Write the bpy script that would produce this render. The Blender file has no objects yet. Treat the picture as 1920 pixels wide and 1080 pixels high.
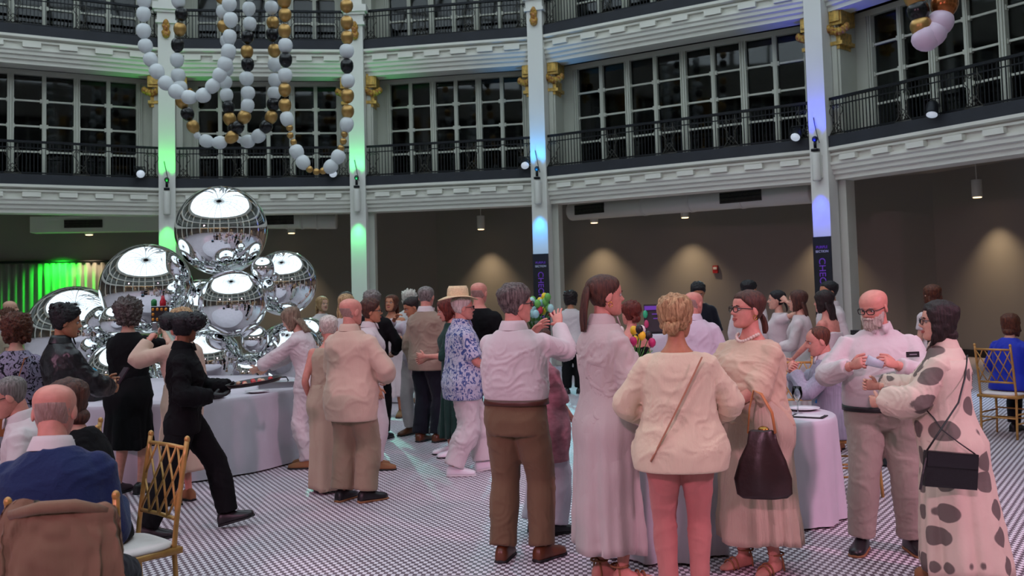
import bpy, bmesh, math, random
import numpy as np
from mathutils import Vector, Matrix
from math import pi, sin, cos, radians as rad

# ------------------------------------------------------------------ camera, sky, exposure
scene = bpy.context.scene
COL = scene.collection
cam = bpy.data.cameras.new('camera')
cam.sensor_width = 36.0
cam.lens = 33.72
cam.shift_y = -100.0 / 1920.0
cam.clip_end = 200
cam.dof.use_dof = True
cam.dof.focus_distance = 6.6
cam.dof.aperture_fstop = 4.0
cam_obj = bpy.data.objects.new('camera', cam)
COL.objects.link(cam_obj)
_fw = Vector((-0.02508918, 0.99805652, 0.05704129))
_rt = Vector((0.9992944, 0.02663385, -0.0264827))
_up = Vector((0.02795046, -0.05633661, 0.99802052))
cam_obj.matrix_world = Matrix(((_rt.x, _up.x, -_fw.x, 4.13), (_rt.y, _up.y, -_fw.y, -8.70), (_rt.z, _up.z, -_fw.z, 1.74), (0, 0, 0, 1)))
scene.camera = cam_obj

world = bpy.data.worlds.new('sky')
scene.world = world
world.use_nodes = True
_bg = world.node_tree.nodes['Background']
_bg.inputs['Color'].default_value = (0.80, 0.92, 1.0, 1)
_bg.inputs['Strength'].default_value = 2.0

scene.view_settings.view_transform = 'Standard'
scene.view_settings.look = 'None'
scene.view_settings.gamma = 1.0
scene.view_settings.use_curve_mapping = False
scene.view_settings.exposure = 0.0
scene.cycles.use_denoising = True
scene.cycles.max_bounces = 6
scene.cycles.diffuse_bounces = 3
scene.cycles.glossy_bounces = 4
scene.cycles.transparent_max_bounces = 12
scene.cycles.sample_clamp_indirect = 4.0


def lamp(name, kind, loc, energy, color=(1, 1, 1), target=None, size=0.1, angle=60, blend=0.6):
    d = bpy.data.lights.new(name, kind)
    d.energy = energy
    d.color = color
    if kind == 'SPOT':
        d.spot_size = rad(angle)
        d.spot_blend = blend
        d.shadow_soft_size = size
    elif kind == 'POINT':
        d.shadow_soft_size = size
    o = bpy.data.objects.new(name, d)
    COL.objects.link(o)
    o.location = loc
    if target is not None:
        o.rotation_euler = (Vector(target) - Vector(loc)).to_track_quat('-Z', 'Y').to_euler()
    return o


# ------------------------------------------------------------------ helpers: meshes and tags
def tag(o, label=None, cat=None, group=None, kind=None):
    if label: o['label'] = label
    if cat: o['category'] = cat
    if group: o['group'] = group
    if kind: o['kind'] = kind
    return o


def empty(name, loc=(0, 0, 0), rz=0.0, label=None, cat=None, group=None, kind=None):
    o = bpy.data.objects.new(name, None)
    COL.objects.link(o)
    o.location = loc
    o.rotation_euler = (0, 0, rz)
    return tag(o, label, cat, group, kind)


def link(name, me, mat=None, parent=None, M=None):
    o = bpy.data.objects.new(name, me)
    COL.objects.link(o)
    if mat is not None and len(me.materials) == 0:
        me.materials.append(mat)
    if parent is not None:
        o.parent = parent
    if M is not None:
        o.matrix_local = M
    return o


class MB:
    """collects shapes, then builds one mesh object"""
    def __init__(s):
        s.v = []; s.f = []; s.n = 0

    def add(s, V, F):
        V = np.asarray(V, float).reshape(-1, 3)
        s.v.append(V)
        s.f += [[i + s.n for i in f] for f in F]
        s.n += len(V)
        return s

    def box(s, c, d, R=None):
        x, y, z = d[0] / 2, d[1] / 2, d[2] / 2
        V = np.array([[-x, -y, -z], [x, -y, -z], [x, y, -z], [-x, y, -z], [-x, -y, z], [x, -y, z], [x, y, z], [-x, y, z]])
        if R is not None:
            V = V @ np.array(R).T
        return s.add(V + np.array(c), [[0, 3, 2, 1], [4, 5, 6, 7], [0, 1, 5, 4], [1, 2, 6, 5], [2, 3, 7, 6], [3, 0, 4, 7]])

    def loft(s, rings, cap=True, closed=True):
        rings = np.asarray(rings, float)
        m, n = rings.shape[:2]
        F = []
        for i in range(m - 1):
            for j in range(n if closed else n - 1):
                k = (j + 1) % n
                F.append([i * n + j, i * n + k, (i + 1) * n + k, (i + 1) * n + j])
        if cap:
            F.append(list(range(n - 1, -1, -1)))
            F.append([(m - 1) * n + j for j in range(n)])
        return s.add(rings, F)

    def tube(s, pts, r, n=8, cap=True):
        pts = np.asarray(pts, float)
        m = len(pts)
        r = np.broadcast_to(np.asarray(r, float), (m,)) if np.ndim(r) < 2 else np.asarray(r)
        T = np.gradient(pts, axis=0)
        T /= np.linalg.norm(T, axis=1)[:, None] + 1e-12
        a = np.array([0, 0, 1.0]) if abs(T[0][2]) < .9 else np.array([1.0, 0, 0])
        u = np.cross(T[0], a); u /= np.linalg.norm(u)
        th = np.arange(n) * 2 * pi / n
        rings = []
        for i in range(m):
            u = u - T[i] * (u @ T[i]); u /= np.linalg.norm(u)
            w = np.cross(T[i], u)
            ra, rb = (r[i], r[i]) if r.ndim == 1 else r[i]
            rings.append(pts[i] + np.outer(np.cos(th) * ra, u) + np.outer(np.sin(th) * rb, w))
        return s.loft(rings, cap)

    def lathe(s, prof, n=24, c=(0, 0, 0), cap=True):
        th = np.arange(n) * 2 * pi / n
        return s.loft([np.stack([r * np.cos(th) + c[0], r * np.sin(th) + c[1], np.full(n, z + c[2])], 1) for r, z in prof], cap)

    def ell(s, c, r, n=16, m=10, R=None):
        th = np.arange(n) * 2 * pi / n
        rings = []
        for i in range(m + 1):
            p = -pi / 2 + pi * (.03 + .94 * i / m)
            rings.append(np.stack([np.cos(p) * np.cos(th) * r[0], np.cos(p) * np.sin(th) * r[1], np.full(n, np.sin(p) * r[2])], 1))
        rings = np.array(rings)
        if R is not None:
            rings = rings @ np.array(R).T
        return s.loft(rings + np.array(c))

    def arrays(s):
        return (np.concatenate(s.v) if s.v else np.zeros((0, 3))), s.f

    def mesh(s, name, smooth=False):
        V, F = s.arrays()
        me = bpy.data.meshes.new(name)
        me.from_pydata(V.tolist(), [], F)
        if smooth:
            me.polygons.foreach_set('use_smooth', [True] * len(me.polygons))
        me.update()
        return me

    def build(s, name, mat, parent=None, smooth=False, M=None):
        return link(name, s.mesh(name, smooth), mat, parent, M)


def rotm(ax, a):
    return np.array(Matrix.Rotation(a, 3, ax))


def wob(P, seed, fx, fy, fz, n=6):
    """smooth pseudo noise, about -1..1"""
    g = np.random.RandomState(seed)
    out = np.zeros(len(P))
    for i in range(n):
        d = g.normal(size=3); d /= np.linalg.norm(d)
        k = d * np.array([fx, fy, fz]) * g.uniform(.7, 1.5)
        out += np.sin(P @ k * 2 * pi + g.uniform(0, 6.28) + 1.5 * np.sin(P @ (k[[1, 2, 0]]) * 4 + i))
    return out / math.sqrt(n) / 1.2


# ------------------------------------------------------------------ helpers: materials
MATS = {}


def hexc(h):
    h = h.lstrip('#')
    c = [int(h[i:i + 2], 16) / 255 for i in (0, 2, 4)]
    return tuple((x / 12.92 if x <= .04045 else ((x + .055) / 1.055) ** 2.4) for x in c)


def M(name, col, rough=.6, metal=0.0, var=0.0, vscale=(8, 8, 8), bump=0.0, bscale=(60, 60, 60), sheen=0.0, emit=None, col2=None, spec=.5, alpha=1.0, thr=None):
    """procedural principled material: noise varied colour and noise relief, in object space"""
    if name in MATS:
        return MATS[name]
    m = bpy.data.materials.new(name)
    m.use_nodes = True
    nt = m.node_tree
    b = nt.nodes['Principled BSDF']
    if isinstance(col, str): col = hexc(col)
    if isinstance(col2, str): col2 = hexc(col2)
    b.inputs['Base Color'].default_value = (*col, 1)
    b.inputs['Roughness'].default_value = rough
    b.inputs['Metallic'].default_value = metal
    b.inputs['Specular IOR Level'].default_value = spec
    b.inputs['Alpha'].default_value = alpha
    if sheen:
        b.inputs['Sheen Weight'].default_value = sheen
    if emit:
        b.inputs['Emission Color'].default_value = (*emit[:3], 1)
        b.inputs['Emission Strength'].default_value = emit[3]
    tc = nt.nodes.new('ShaderNodeTexCoord')

    def noise_at(scale, detail=3):
        mp = nt.nodes.new('ShaderNodeMapping'); mp.inputs['Scale'].default_value = scale
        nz = nt.nodes.new('ShaderNodeTexNoise'); nz.inputs['Scale'].default_value = 1.0; nz.inputs['Detail'].default_value = detail
        nt.links.new(tc.outputs['Object'], mp.inputs['Vector']); nt.links.new(mp.outputs['Vector'], nz.inputs['Vector'])
        return nz
    if var or col2:
        nz = noise_at(vscale)
        rp = nt.nodes.new('ShaderNodeValToRGB')
        lo, hi = thr or (.32, .68)
        rp.color_ramp.elements[0].position = lo; rp.color_ramp.elements[1].position = hi
        c1 = tuple(max(0, x * (1 - var)) for x in col)
        c2 = col2 if col2 else tuple(min(1, x * (1 + var)) for x in col)
        rp.color_ramp.elements[0].color = (*c1, 1); rp.color_ramp.elements[1].color = (*c2, 1)
        nt.links.new(nz.outputs['Fac'], rp.inputs['Fac']); nt.links.new(rp.outputs['Color'], b.inputs['Base Color'])
    if bump:
        nz = noise_at(bscale, 4)
        bp = nt.nodes.new('ShaderNodeBump'); bp.inputs['Strength'].default_value = bump; bp.inputs['Distance'].default_value = .01
        nt.links.new(nz.outputs['Fac'], bp.inputs['Height']); nt.links.new(bp.outputs['Normal'], b.inputs['Normal'])
    MATS[name] = m
    return m


def cloth(name, col, rough=.85, **k):
    k.setdefault('var', .05); k.setdefault('vscale', (5, 5, 3)); k.setdefault('bump', .35); k.setdefault('bscale', (28, 28, 9)); k.setdefault('sheen', .1); k.setdefault('spec', .2)
    return M('cloth ' + name, col, rough, **k)


def nodes(name):
    m = bpy.data.materials.new(name); m.use_nodes = True
    nt = m.node_tree
    MATS[name] = m
    return m, nt, nt.nodes['Principled BSDF'], nt.nodes.new, nt.links.new


def mth(nt, op, a, b=None, c=None):
    n = nt.nodes.new('ShaderNodeMath'); n.operation = op
    for i, x in enumerate((a, b, c)):
        if x is None: continue
        if isinstance(x, (int, float)): n.inputs[i].default_value = x
        else: nt.links.new(x, n.inputs[i])
    return n.outputs[0]


def floor_material():
    """small pale tiles set in a dark rhombic lattice"""
    m, nt, b, new, ln = nodes('mosaic floor')
    tc = new('ShaderNodeTexCoord')
    out = []
    for ang in (29.2, -33.0):
        # lines run along direction (-sin, cos); coordinate across them
        d = new('ShaderNodeVectorMath'); d.operation = 'DOT_PRODUCT'
        d.inputs[1].default_value = (cos(rad(ang)) * 2 * pi / .046, sin(rad(ang)) * 2 * pi / .046, 0)
        ln(tc.outputs['Object'], d.inputs[0])
        out.append(mth(nt, 'COSINE', d.outputs['Value']))
    w = mth(nt, 'ADD', out[0], out[1])
    rp = new('ShaderNodeValToRGB')
    rp.color_ramp.elements[0].position = .46; rp.color_ramp.elements[0].color = (.16, .11, .14, 1)
    rp.color_ramp.elements[1].position = .60; rp.color_ramp.elements[1].color = (.92, .84, .91, 1)
    ln(mth(nt, 'MULTIPLY_ADD', w, .25, .5), rp.inputs['Fac'])
    nz = new('ShaderNodeTexNoise'); nz.inputs['Scale'].default_value = 1.3; nz.inputs['Detail'].default_value = 4
    ln(tc.outputs['Object'], nz.inputs['Vector'])
    mx = new('ShaderNodeMixRGB'); mx.blend_type = 'MULTIPLY'; mx.inputs['Fac'].default_value = .25
    ln(rp.outputs['Color'], mx.inputs['Color1']); ln(nz.outputs['Fac'], mx.inputs['Color2'])
    ln(mx.outputs['Color'], b.inputs['Base Color'])
    b.inputs['Roughness'].default_value = .42
    bp = new('ShaderNodeBump'); bp.inputs['Strength'].default_value = .25; bp.inputs['Distance'].default_value = .004
    ln(w, bp.inputs['Height']); ln(bp.outputs['Normal'], b.inputs['Normal'])
    return m


def pattern_cloth(name, base, spots, kind):
    """printed cloth: round dots or scattered leafy blotches or stripes, in object space"""
    m, nt, b, new, ln = nodes('cloth ' + name)
    tc = new('ShaderNodeTexCoord')
    mp = new('ShaderNodeMapping')
    ln(tc.outputs['Object'], mp.inputs['Vector'])
    rp = new('ShaderNodeValToRGB')
    e = rp.color_ramp.elements
    if kind == 'dots':
        mp.inputs['Scale'].default_value = (6.4, 3.4, 6.4)
        v = new('ShaderNodeTexVoronoi'); v.inputs['Randomness'].default_value = .4; v.inputs['Scale'].default_value = 1.0
        ln(mp.outputs['Vector'], v.inputs['Vector'])
        e[0].position = .385; e[1].position = .41
        e[0].color = (*hexc(spots), 1); e[1].color = (*hexc(base), 1)
        ln(v.outputs['Distance'], rp.inputs['Fac'])
    elif kind == 'floral':
        mp.inputs['Scale'].default_value = (22, 22, 16)
        v = new('ShaderNodeTexNoise'); v.inputs['Scale'].default_value = 1.0; v.inputs['Detail'].default_value = 2.5; v.inputs['Distortion'].default_value = 2.2
        ln(mp.outputs['Vector'], v.inputs['Vector'])
        e[0].position = .50; e[1].position = .58
        e[0].color = (*hexc(base), 1); e[1].color = (*hexc(spots), 1)
        ln(v.outputs['Fac'], rp.inputs['Fac'])
    else:
        v = new('ShaderNodeTexWave'); v.inputs['Scale'].default_value = 6.0; v.inputs['Distortion'].default_value = .3
        v.bands_direction = 'Z' if kind == 'hstripes' else 'X'
        ln(mp.outputs['Vector'], v.inputs['Vector'])
        e[0].position = .45; e[1].position = .55
        e[0].color = (*hexc(base), 1); e[1].color = (*hexc(spots), 1)
        ln(v.outputs['Fac'], rp.inputs['Fac'])
    ln(rp.outputs['Color'], b.inputs['Base Color'])
    b.inputs['Roughness'].default_value = .85
    b.inputs['Specular IOR Level'].default_value = .2
    nz = new('ShaderNodeTexNoise'); nz.inputs['Scale'].default_value = 22; nz.inputs['Detail'].default_value = 3
    ln(tc.outputs['Object'], nz.inputs['Vector'])
    bp = new('ShaderNodeBump'); bp.inputs['Strength'].default_value = .3; bp.inputs['Distance'].default_value = .01
    ln(nz.outputs['Fac'], bp.inputs['Height']); ln(bp.outputs['Normal'], b.inputs['Normal'])
    return m


def glass_material(name, tint, gloss_rough=.03, ior=1.5):
    m, nt, b, new, ln = nodes(name)
    out = [n for n in nt.nodes if n.type == 'OUTPUT_MATERIAL'][0]
    nt.nodes.remove(b)
    t = new('ShaderNodeBsdfTransparent'); t.inputs['Color'].default_value = (*tint, 1)
    g = new('ShaderNodeBsdfGlossy'); g.inputs['Roughness'].default_value = gloss_rough
    fr = new('ShaderNodeFresnel'); fr.inputs['IOR'].default_value = ior
    mx = new('ShaderNodeMixShader')
    ln(fr.outputs['Fac'], mx.inputs['Fac']); ln(t.outputs['BSDF'], mx.inputs[1]); ln(g.outputs['BSDF'], mx.inputs[2])
    ln(mx.outputs['Shader'], out.inputs['Surface'])
    return m


PAINT = M('cream plaster paint', '#dcdbd1', .55, var=.03, vscale=(.8, .8, .8))
PAINT2 = M('cream column paint', '#e0e0d9', .5, var=.02, vscale=(1, 1, 1))
FRAME = M('grey green window frame paint', '#c6c8bc', .5, var=.04, vscale=(2, 2, 2))
NAVY = M('dark balcony fascia', '#23262e', .7, var=.15, vscale=(3, 3, 3))
IRON = M('black wrought iron', '#1b1d22', .45, .6)
IRONP = M('weathered pale iron', '#3d3c38', .5, .5, var=.3, vscale=(20, 20, 20))
GOLD = M('gilded plaster', '#c9a455', .42, .35, var=.35, vscale=(14, 14, 14), bump=.6, bscale=(30, 30, 30))
GILT = M('gilded garland red and green', '#8f4a2c', .5, .2, col2='#c7a544', vscale=(25, 25, 25), bump=.8, bscale=(40, 40, 40))
TAUPE = M('taupe wall paint', '#86817a', .85, var=.03, vscale=(.6, .6, .6))
CEILM = M('dim ceiling paint', '#a5a297', .9)
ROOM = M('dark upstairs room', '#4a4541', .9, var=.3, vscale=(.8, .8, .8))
BLACK = M('matt black', '#111114', .7)
WHITEP = M('white painted metal', '#d6d6cf', .45)
CHAIRG = M('gold painted wood', '#b4884a', .35, .25, var=.12, vscale=(20, 20, 20))
LINEN = cloth('white linen', '#c3bdc6', .9, bump=.2, bscale=(10, 10, 6))
CUSH = cloth('ivory cushion', '#ded6d3')
PANE = glass_material('dark window glass', (.42, .46, .46))
DRINK = glass_material('clear drinking glass', (.93, .96, .96), .02, 1.45)
SKYGL = glass_material('skylight glass', (.93, .95, .96), .1, 1.2)
MIRROR = M('mirror chrome', (.93, .94, .95), .03, 1.0)
LEATHER = M('black leather', '#17161a', .42, bump=.25, bscale=(60, 60, 60))
# ------------------------------------------------------------------ the rotunda
R0 = 13.7
A6, A8 = rad(18.27), rad(26.73)
H1, STOREY = 4.255, 3.235
SEQ = [6, 8, 8, 6] * 4                      # panes per bay, clockwise from the column at 90 degrees
ANG = [pi / 2]
for n_ in SEQ:
    ANG.append(ANG[-1] - (A6 if n_ == 6 else A8))
SEEN = {14, 15, 0, 1, 2}                    # bays the photograph shows


def bay_frame(b):
    a0, a1 = ANG[b], ANG[b + 1]
    A = np.array([cos(a0), sin(a0)]) * R0
    B = np.array([cos(a1), sin(a1)]) * R0
    L = np.linalg.norm(B - A)
    x = (B - A) / L
    y = np.array([-x[1], x[0]])
    if y @ (A + B) < 0: y = -y
    return Matrix(((x[0], y[0], 0, A[0]), (x[1], y[1], 0, A[1]), (0, 0, 1, 0), (0, 0, 0, 1))), L


# floor
fl = MB(); fl.box((0, 0, -.1), (48, 48, .2))
tag(fl.build('floor', floor_material()), kind='structure')

# outer ground floor wall (octagon), baseboard and ambulatory ceiling
WALLA = [rad(a) for a in (131, 86.2, 45.5, 0, -45, -90, -135, 180)]
WALLR = 18.9
WP = [np.array([cos(a), sin(a)]) * WALLR for a in WALLA]
for i_ in range(8):
    A, B = WP[i_], WP[(i_ + 1) % 8]
    d = B - A; L = np.linalg.norm(d); d = d / L; nrm = np.array([-d[1], d[0]])
    if nrm @ (A + B) < 0: nrm = -nrm
    mid = (A + B) / 2
    Rz = rotm('Z', math.atan2(d[1], d[0]))
    side = ('north', 'north_east', 'east', 'south_east', 'south', 'south_west', 'west', 'north_west')[i_]
    w = MB(); w.box((*(mid + nrm * .1), 2.15), (L + .1, .2, 4.3), Rz)
    tag(w.build('wall_' + side, TAUPE), kind='structure')
    w = MB(); w.box((*(mid - nrm * .02), .08), (L, .04, .16), Rz)
    tag(w.build('baseboard_' + side, BLACK), kind='structure')


def annulus(r0, r1, z0, z1, n=96):
    th = np.arange(n) * 2 * pi / n
    rg = [np.stack([r * np.cos(th), r * np.sin(th), np.full(n, z)], 1) for r, z in ((r0, z0), (r1, z0), (r1, z1), (r0, z1), (r0, z0))]
    return MB().loft(rg, cap=False)


tag(annulus(R0 + .3, 20.2, 4.15, 4.2).build('ceiling', CEILM), kind='structure')
for lv in (1, 2):
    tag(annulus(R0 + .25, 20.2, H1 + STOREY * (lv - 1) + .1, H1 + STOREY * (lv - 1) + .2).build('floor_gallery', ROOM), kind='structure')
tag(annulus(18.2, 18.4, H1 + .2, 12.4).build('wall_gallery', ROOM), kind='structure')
tag(annulus(R0 + .25, 18.4, H1 + 2 * STOREY + .72, H1 + 2 * STOREY + .82).build('ceiling_gallery', CEILM), kind='structure')

# the cornice profile, swept along each bay: (outward, up) from the underside of the dark fascia
CORN = [(.30, .0), (-.14, .0), (-.14, -.055), (-.05, -.075), (-.02, -.10), (-.02, -.27), (-.09, -.27), (-.09, -.32), (-.05, -.35), (-.05, -.41), (.01, -.43), (.01, -.50), (.07, -.52), (.07, -.60), (.55, -.60), (.55, -.50)]


def sweep(prof, x0, x1):
    P = np.array(prof)
    r = [np.stack([np.full(len(P), x), P[:, 0], P[:, 1]], 1) for x in (x0, x1)]
    return MB().loft(r)


BLOCK = {}
def shared(key, fn):
    if key not in BLOCK: BLOCK[key] = fn()
    return BLOCK[key]


def pane_mesh(pw, ph):
    return MB().box((0, 0, 0), (pw, .012, ph)).mesh('pane')


def muntin_mesh(pw):
    m = MB(); m.box((0, 0, 0), (pw, .05, .038))
    for s in (-1, 1):
        m.box((s * (pw / 2 - .022), -.01, 0), (.045, .07, .085))
    return m.mesh('muntin')


def mullion_mesh(w, h):
    m = MB(); m.box((0, 0, h / 2), (w, .12, h))
    if w > .1:
        m.box((0, -.07, h / 2), (.035, .03, h)); m.box((-w / 2 + .012, -.07, h / 2), (.024, .03, h)); m.box((w / 2 - .012, -.07, h / 2), (.024, .03, h))
    else:
        m.box((0, -.065, h / 2), (.04, .02, h))
    return m.mesh('mullion')


def scroll_mesh():
    """wrought iron panel: two scrolled uprights, a lattice of lozenges and a fanned foot"""
    m = MB(); h = .66
    for s in (-1, 1):
        m.tube([(s * .09, 0, 0), (s * .09, 0, h)], .009, 5)
        t = np.linspace(0, 1, 14)
        m.tube(np.stack([s * (.085 - .075 * np.sin(t * pi) * np.cos(t * 5)), t * 0, h * (.35 + .6 * t)], 1), .008, 5)
        a = np.linspace(0, 2.0 * pi, 12)
        m.tube(np.stack([s * .05 + .035 * (1 - a / 9) * np.cos(a), a * 0, h * .80 + .035 * (1 - a / 9) * np.sin(a)], 1), .008, 5)
        m.tube([(s * .09, 0, h * .36), (0, 0, h * .2), (s * .09, 0, .03)], .009, 5)
        m.tube([(0, 0, h * .36), (s * .09, 0, h * .2), (0, 0, .03)], .009, 5)
        m.tube([(s * .09, 0, .12), (s * .13, 0, .06), (s * .17, 0, .02)], .010, 5)
    m.box((0, 0, .015), (.34, .03, .03))
    return m.mesh('scroll_panel', True)


WIN = 0
for b in range(16):
    FRM, L = bay_frame(b)
    n = SEQ[b]
    fine = b in SEEN
    for lv in (1, 2):
        z = H1 + STOREY * (lv - 1)
        T = FRM @ Matrix.Translation((0, 0, z))
        t = sweep(CORN, .17, L - .17).build('trim_%d' % (2 * b + lv), PAINT, M=T)
        tag(t, kind='structure')
        fa = MB(); fa.box((L / 2, -.03, .11), (L - .36, .18, .22)).box((L / 2, .42, .14), (L - .3, .75, .1))
        fa.build('fascia', NAVY, t)
        if not (fine or lv == 1):
            pass
        if fine:
            nb = max(3, int(round((L - .5) / .69)))
            me = shared('block', lambda: MB().box((0, 0, 0), (.36, .13, .10)).mesh('cornice_block'))
            for i in range(nb):
                link('cornice_block', me, PAINT, t, Matrix.Translation((.28 + (i + .5) * (L - .56) / nb, -.075, -.215)))
            # strip the blocks hang from
            MB().box((L / 2, -.035, -.13), (L - .36, .09, .04)).build('moulding', PAINT, t)
        # railing
        rl = empty('railing', kind='structure')
        rl.matrix_world = T
        MB().box((L / 2, -.02, .93), (L - .42, .07, .05)).build('handrail', IRON, rl)
        br = MB()
        for x in np.arange(.28, L - .27, .075 if fine else .3):
            br.box((x, -.02, .57), (.014, .014, .70))
        br.box((L / 2, -.02, .80), (L - .42, .03, .02)).box((L / 2, -.02, .26), (L - .42, .03, .03))
        tag(br.build('baluster_row', IRON, rl), kind='stuff')
        pitch = (L - .95) / n
        if fine:
            me = shared('scroll', scroll_mesh)
            xs = [.36] + [.475 + pitch * k for k in range(2, n, 2)] + [L - .36]
            for x in xs:
                link('scroll_panel', me, IRONP, rl, Matrix.Translation((x, -.045, .22)))
        # window wall, set back behind the walkway
        WIN += 1
        rows = 4 if lv == 1 else 5
        ph = .575 if lv == 1 else .62
        zb = .27
        wn = empty('window_%d' % WIN, kind='structure')
        wn.matrix_world = T @ Matrix.Translation((0, .9, 0))
        H = rows * ph
        ex = .9 * math.tan((ANG[b] - ANG[b + 1]) / 2)
        top = STOREY - .55 if lv == 1 else 4.2
        MB().box((L / 2, .02, (zb + H + top) / 2), (L + 2 * ex, .16, top - zb - H)).box((L / 2, .02, .22), (L + 2 * ex, .14, .12)).box((.21 - ex / 2, .02, zb + H / 2), (.42 + ex, .14, H)).box((L - .21 + ex / 2, .02, zb + H / 2), (.42 + ex, .14, H)).build('frame', FRAME, wn)
        if fine:
            pm = shared(('p', n, lv), lambda: pane_mesh(pitch - .06, ph - .02))
            mm = shared(('m', n), lambda: muntin_mesh(pitch - .08))
            for i in range(n):
                xc = .475 + pitch * (i + .5)
                for r_ in range(rows):
                    link('pane', pm, PANE, wn, Matrix.Translation((xc, .03, zb + ph * (r_ + .5))))
                    if r_:
                        link('muntin', mm, FRAME, wn, Matrix.Translation((xc, .0, zb + ph * r_)))
            for i in range(n + 1):
                w_ = .13 if i % 2 == 0 else .085
                me = shared(('u', w_, lv), lambda: mullion_mesh(w_, H))
                link('mullion', me, FRAME, wn, Matrix.Translation((.475 + pitch * i, 0, zb)))
        else:
            MB().box((L / 2, .03, zb + H / 2), (L - .5, .012, H)).build('pane', PANE, wn)
            g = MB()
            for i in range(n + 1): g.box((.475 + pitch * i, 0, zb + H / 2), (.12, .1, H))
            for r_ in range(1, rows): g.box((L / 2, 0, zb + ph * r_), (L - .9, .05, .05))
            g.build('mullion', FRAME, wn)
    # attic wall under the dome
    zt = H1 + 2 * STOREY + .7
    Tt = FRM @ Matrix.Translation((0, 0, zt))
    t = sweep(CORN, .0, L).build('trim_%d' % (40 + b), PAINT, M=Tt); tag(t, kind='structure')
    tag(MB().box((L / 2, .3, .5), (L + .2, .3, 1.0)).build('wall_attic', PAINT, M=Tt), kind='structure')

# columns with piers, gilded capitals and up and down lights
NAMES = {0: 'mint', 15: 'green', 1: 'cyan', 2: 'blue'}
for i in range(16):
    a = ANG[i]
    Fc = Matrix.Rotation(a - pi / 2, 4, 'Z')            # local +y points outward
    cl = empty('column', kind='structure'); cl.matrix_world = Fc
    rc = R0 - .06
    c = MB(); c.box((0, rc, 4.1), (.36, .34, 8.2))
    c.build('shaft', PAINT2, cl)
    cp = MB()
    for z0, z1, w in ((8.05, 8.12, .46), (8.12, 8.30, .40), (8.30, 8.36, .50), (8.36, 8.52, .58), (8.52, 12.0, .34)):
        cp.box((0, rc, (z0 + z1) / 2), (w, w - .02, z1 - z0))
    cp.build('capital', PAINT2, cl)
    g = MB(); g.box((0, rc - .19, 7.9), (.13, .08, .34)).ell((0, rc - .2, 7.78), (.085, .07, .09)).ell((0, rc - .2, 8.06), (.06, .06, .08)).ell((0, rc - .2, 7.93), (.07, .06, .09))
    for s in (-1, 1):
        g.ell((s * .05, rc - .21, 7.83), (.05, .05, .06), 8, 6).ell((s * .045, rc - .21, 7.98), (.045, .045, .05), 8, 6)
    g.build('gilded_pendant', GILT, cl, True)
    p = MB()
    p.box((0, R0 + .55, H1 + 1.7), (.66, .8, 3.4)).box((-.24, R0 + .13, H1 + 1.4), (.1, .06, 2.8)).box((.24, R0 + .13, H1 + 1.4), (.1, .06, 2.8)).box((0, R0 + .55, H1 + 5.4), (.66, .8, 4.0))
    p.box((.16, R0 + .35, 2.08), (.30, .34, 4.15))
    p.build('pier', FRAME, cl)
    for lv in (0, 1):
        z = H1 + 2.0 + lv * (STOREY + .5)
        k = MB()
        k.box((0, R0 + .34, z + .80), (1.0, .62, .10)).box((0, R0 + .34, z + .56), (.86, .54, .38)).box((0, R0 + .34, z + .70), (.92, .58, .05)).box((0, R0 + .34, z + .12), (.74, .46, .24)).box((0, R0 + .34, z + .02), (.84, .52, .07)).box((0, R0 + .34, z - .05), (.70, .44, .07))
        for s in (-1, 1):
            k.box((s * .30, R0 + .05, z + .56), (.20, .04, .26))
        k.build('gilded_capital', GOLD, cl)
        w = MB()
        for s in (-1, 1):
            for q in range(6):
                w.ell((s * (.18 + .065 * q), R0 + .03 + .02 * q, z + .30 - .07 * math.sin(q * .63)), (.065, .07, .085), 8, 6)
        w.build('gilded_garland', GILT, cl, True)
    # sconce
    if i in NAMES:
        col = {'green': (.03, 1, .08), 'mint': (.07, 1, .26), 'cyan': (.01, .36, 1), 'blue': (.01, .03, 1)}[NAMES[i]]
        L_ = empty('column_light', kind=None); L_.matrix_world = Fc
        tag(L_, 'grey tube wall light on the column washed %s' % NAMES[i], 'light', 'up and down lights on the columns')
        s = MB(); s.lathe([(.075, 0), (.08, .02), (.08, .5), (.075, .52)], 16, (0, rc - .27, H1 - .62)); s.build('housing', WHITEP, L_, True)
        s = MB(); s.box((0, rc - .19, H1 - .35), (.16, .06, .42)); s.build('bracket', WHITEP, L_)
        s = MB(); s.box((0, rc - .28, H1 - .04), (.12, .12, .05)).tube([(0, rc - .28, H1), (0, rc - .28, H1 + .13)], .03, 10).ell((0, rc - .28, H1 + .17), (.055, .055, .06)); s.build('uplight_head', IRON, L_, True)
        t = np.linspace(0, 1, 10)
        s = MB(); s.tube(np.stack([.04 - .1 * t, rc - .19 - .02 * np.sin(t * pi), H1 + .1 + .5 * t], 1), .008, 5); s.build('cable', IRON, L_)
        up0 = Fc @ Vector((0, rc - .42, H1 + .05)); up1 = Fc @ Vector((0, rc - .16, H1 + 1.2))
        dn0 = Fc @ Vector((0, rc - .36, H1 - .70)); dn1 = Fc @ Vector((0, rc - .16, H1 - 2.2))
        lamp('uplight', 'SPOT', up0, {'blue': 110, 'cyan': 90}.get(NAMES[i], 80), col, up1, .05, 75, 1.0)
        lamp('downlight', 'SPOT', dn0, {'blue': 95, 'cyan': 75}.get(NAMES[i], 65), col, dn1, .05, 70, 1.0)

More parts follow.
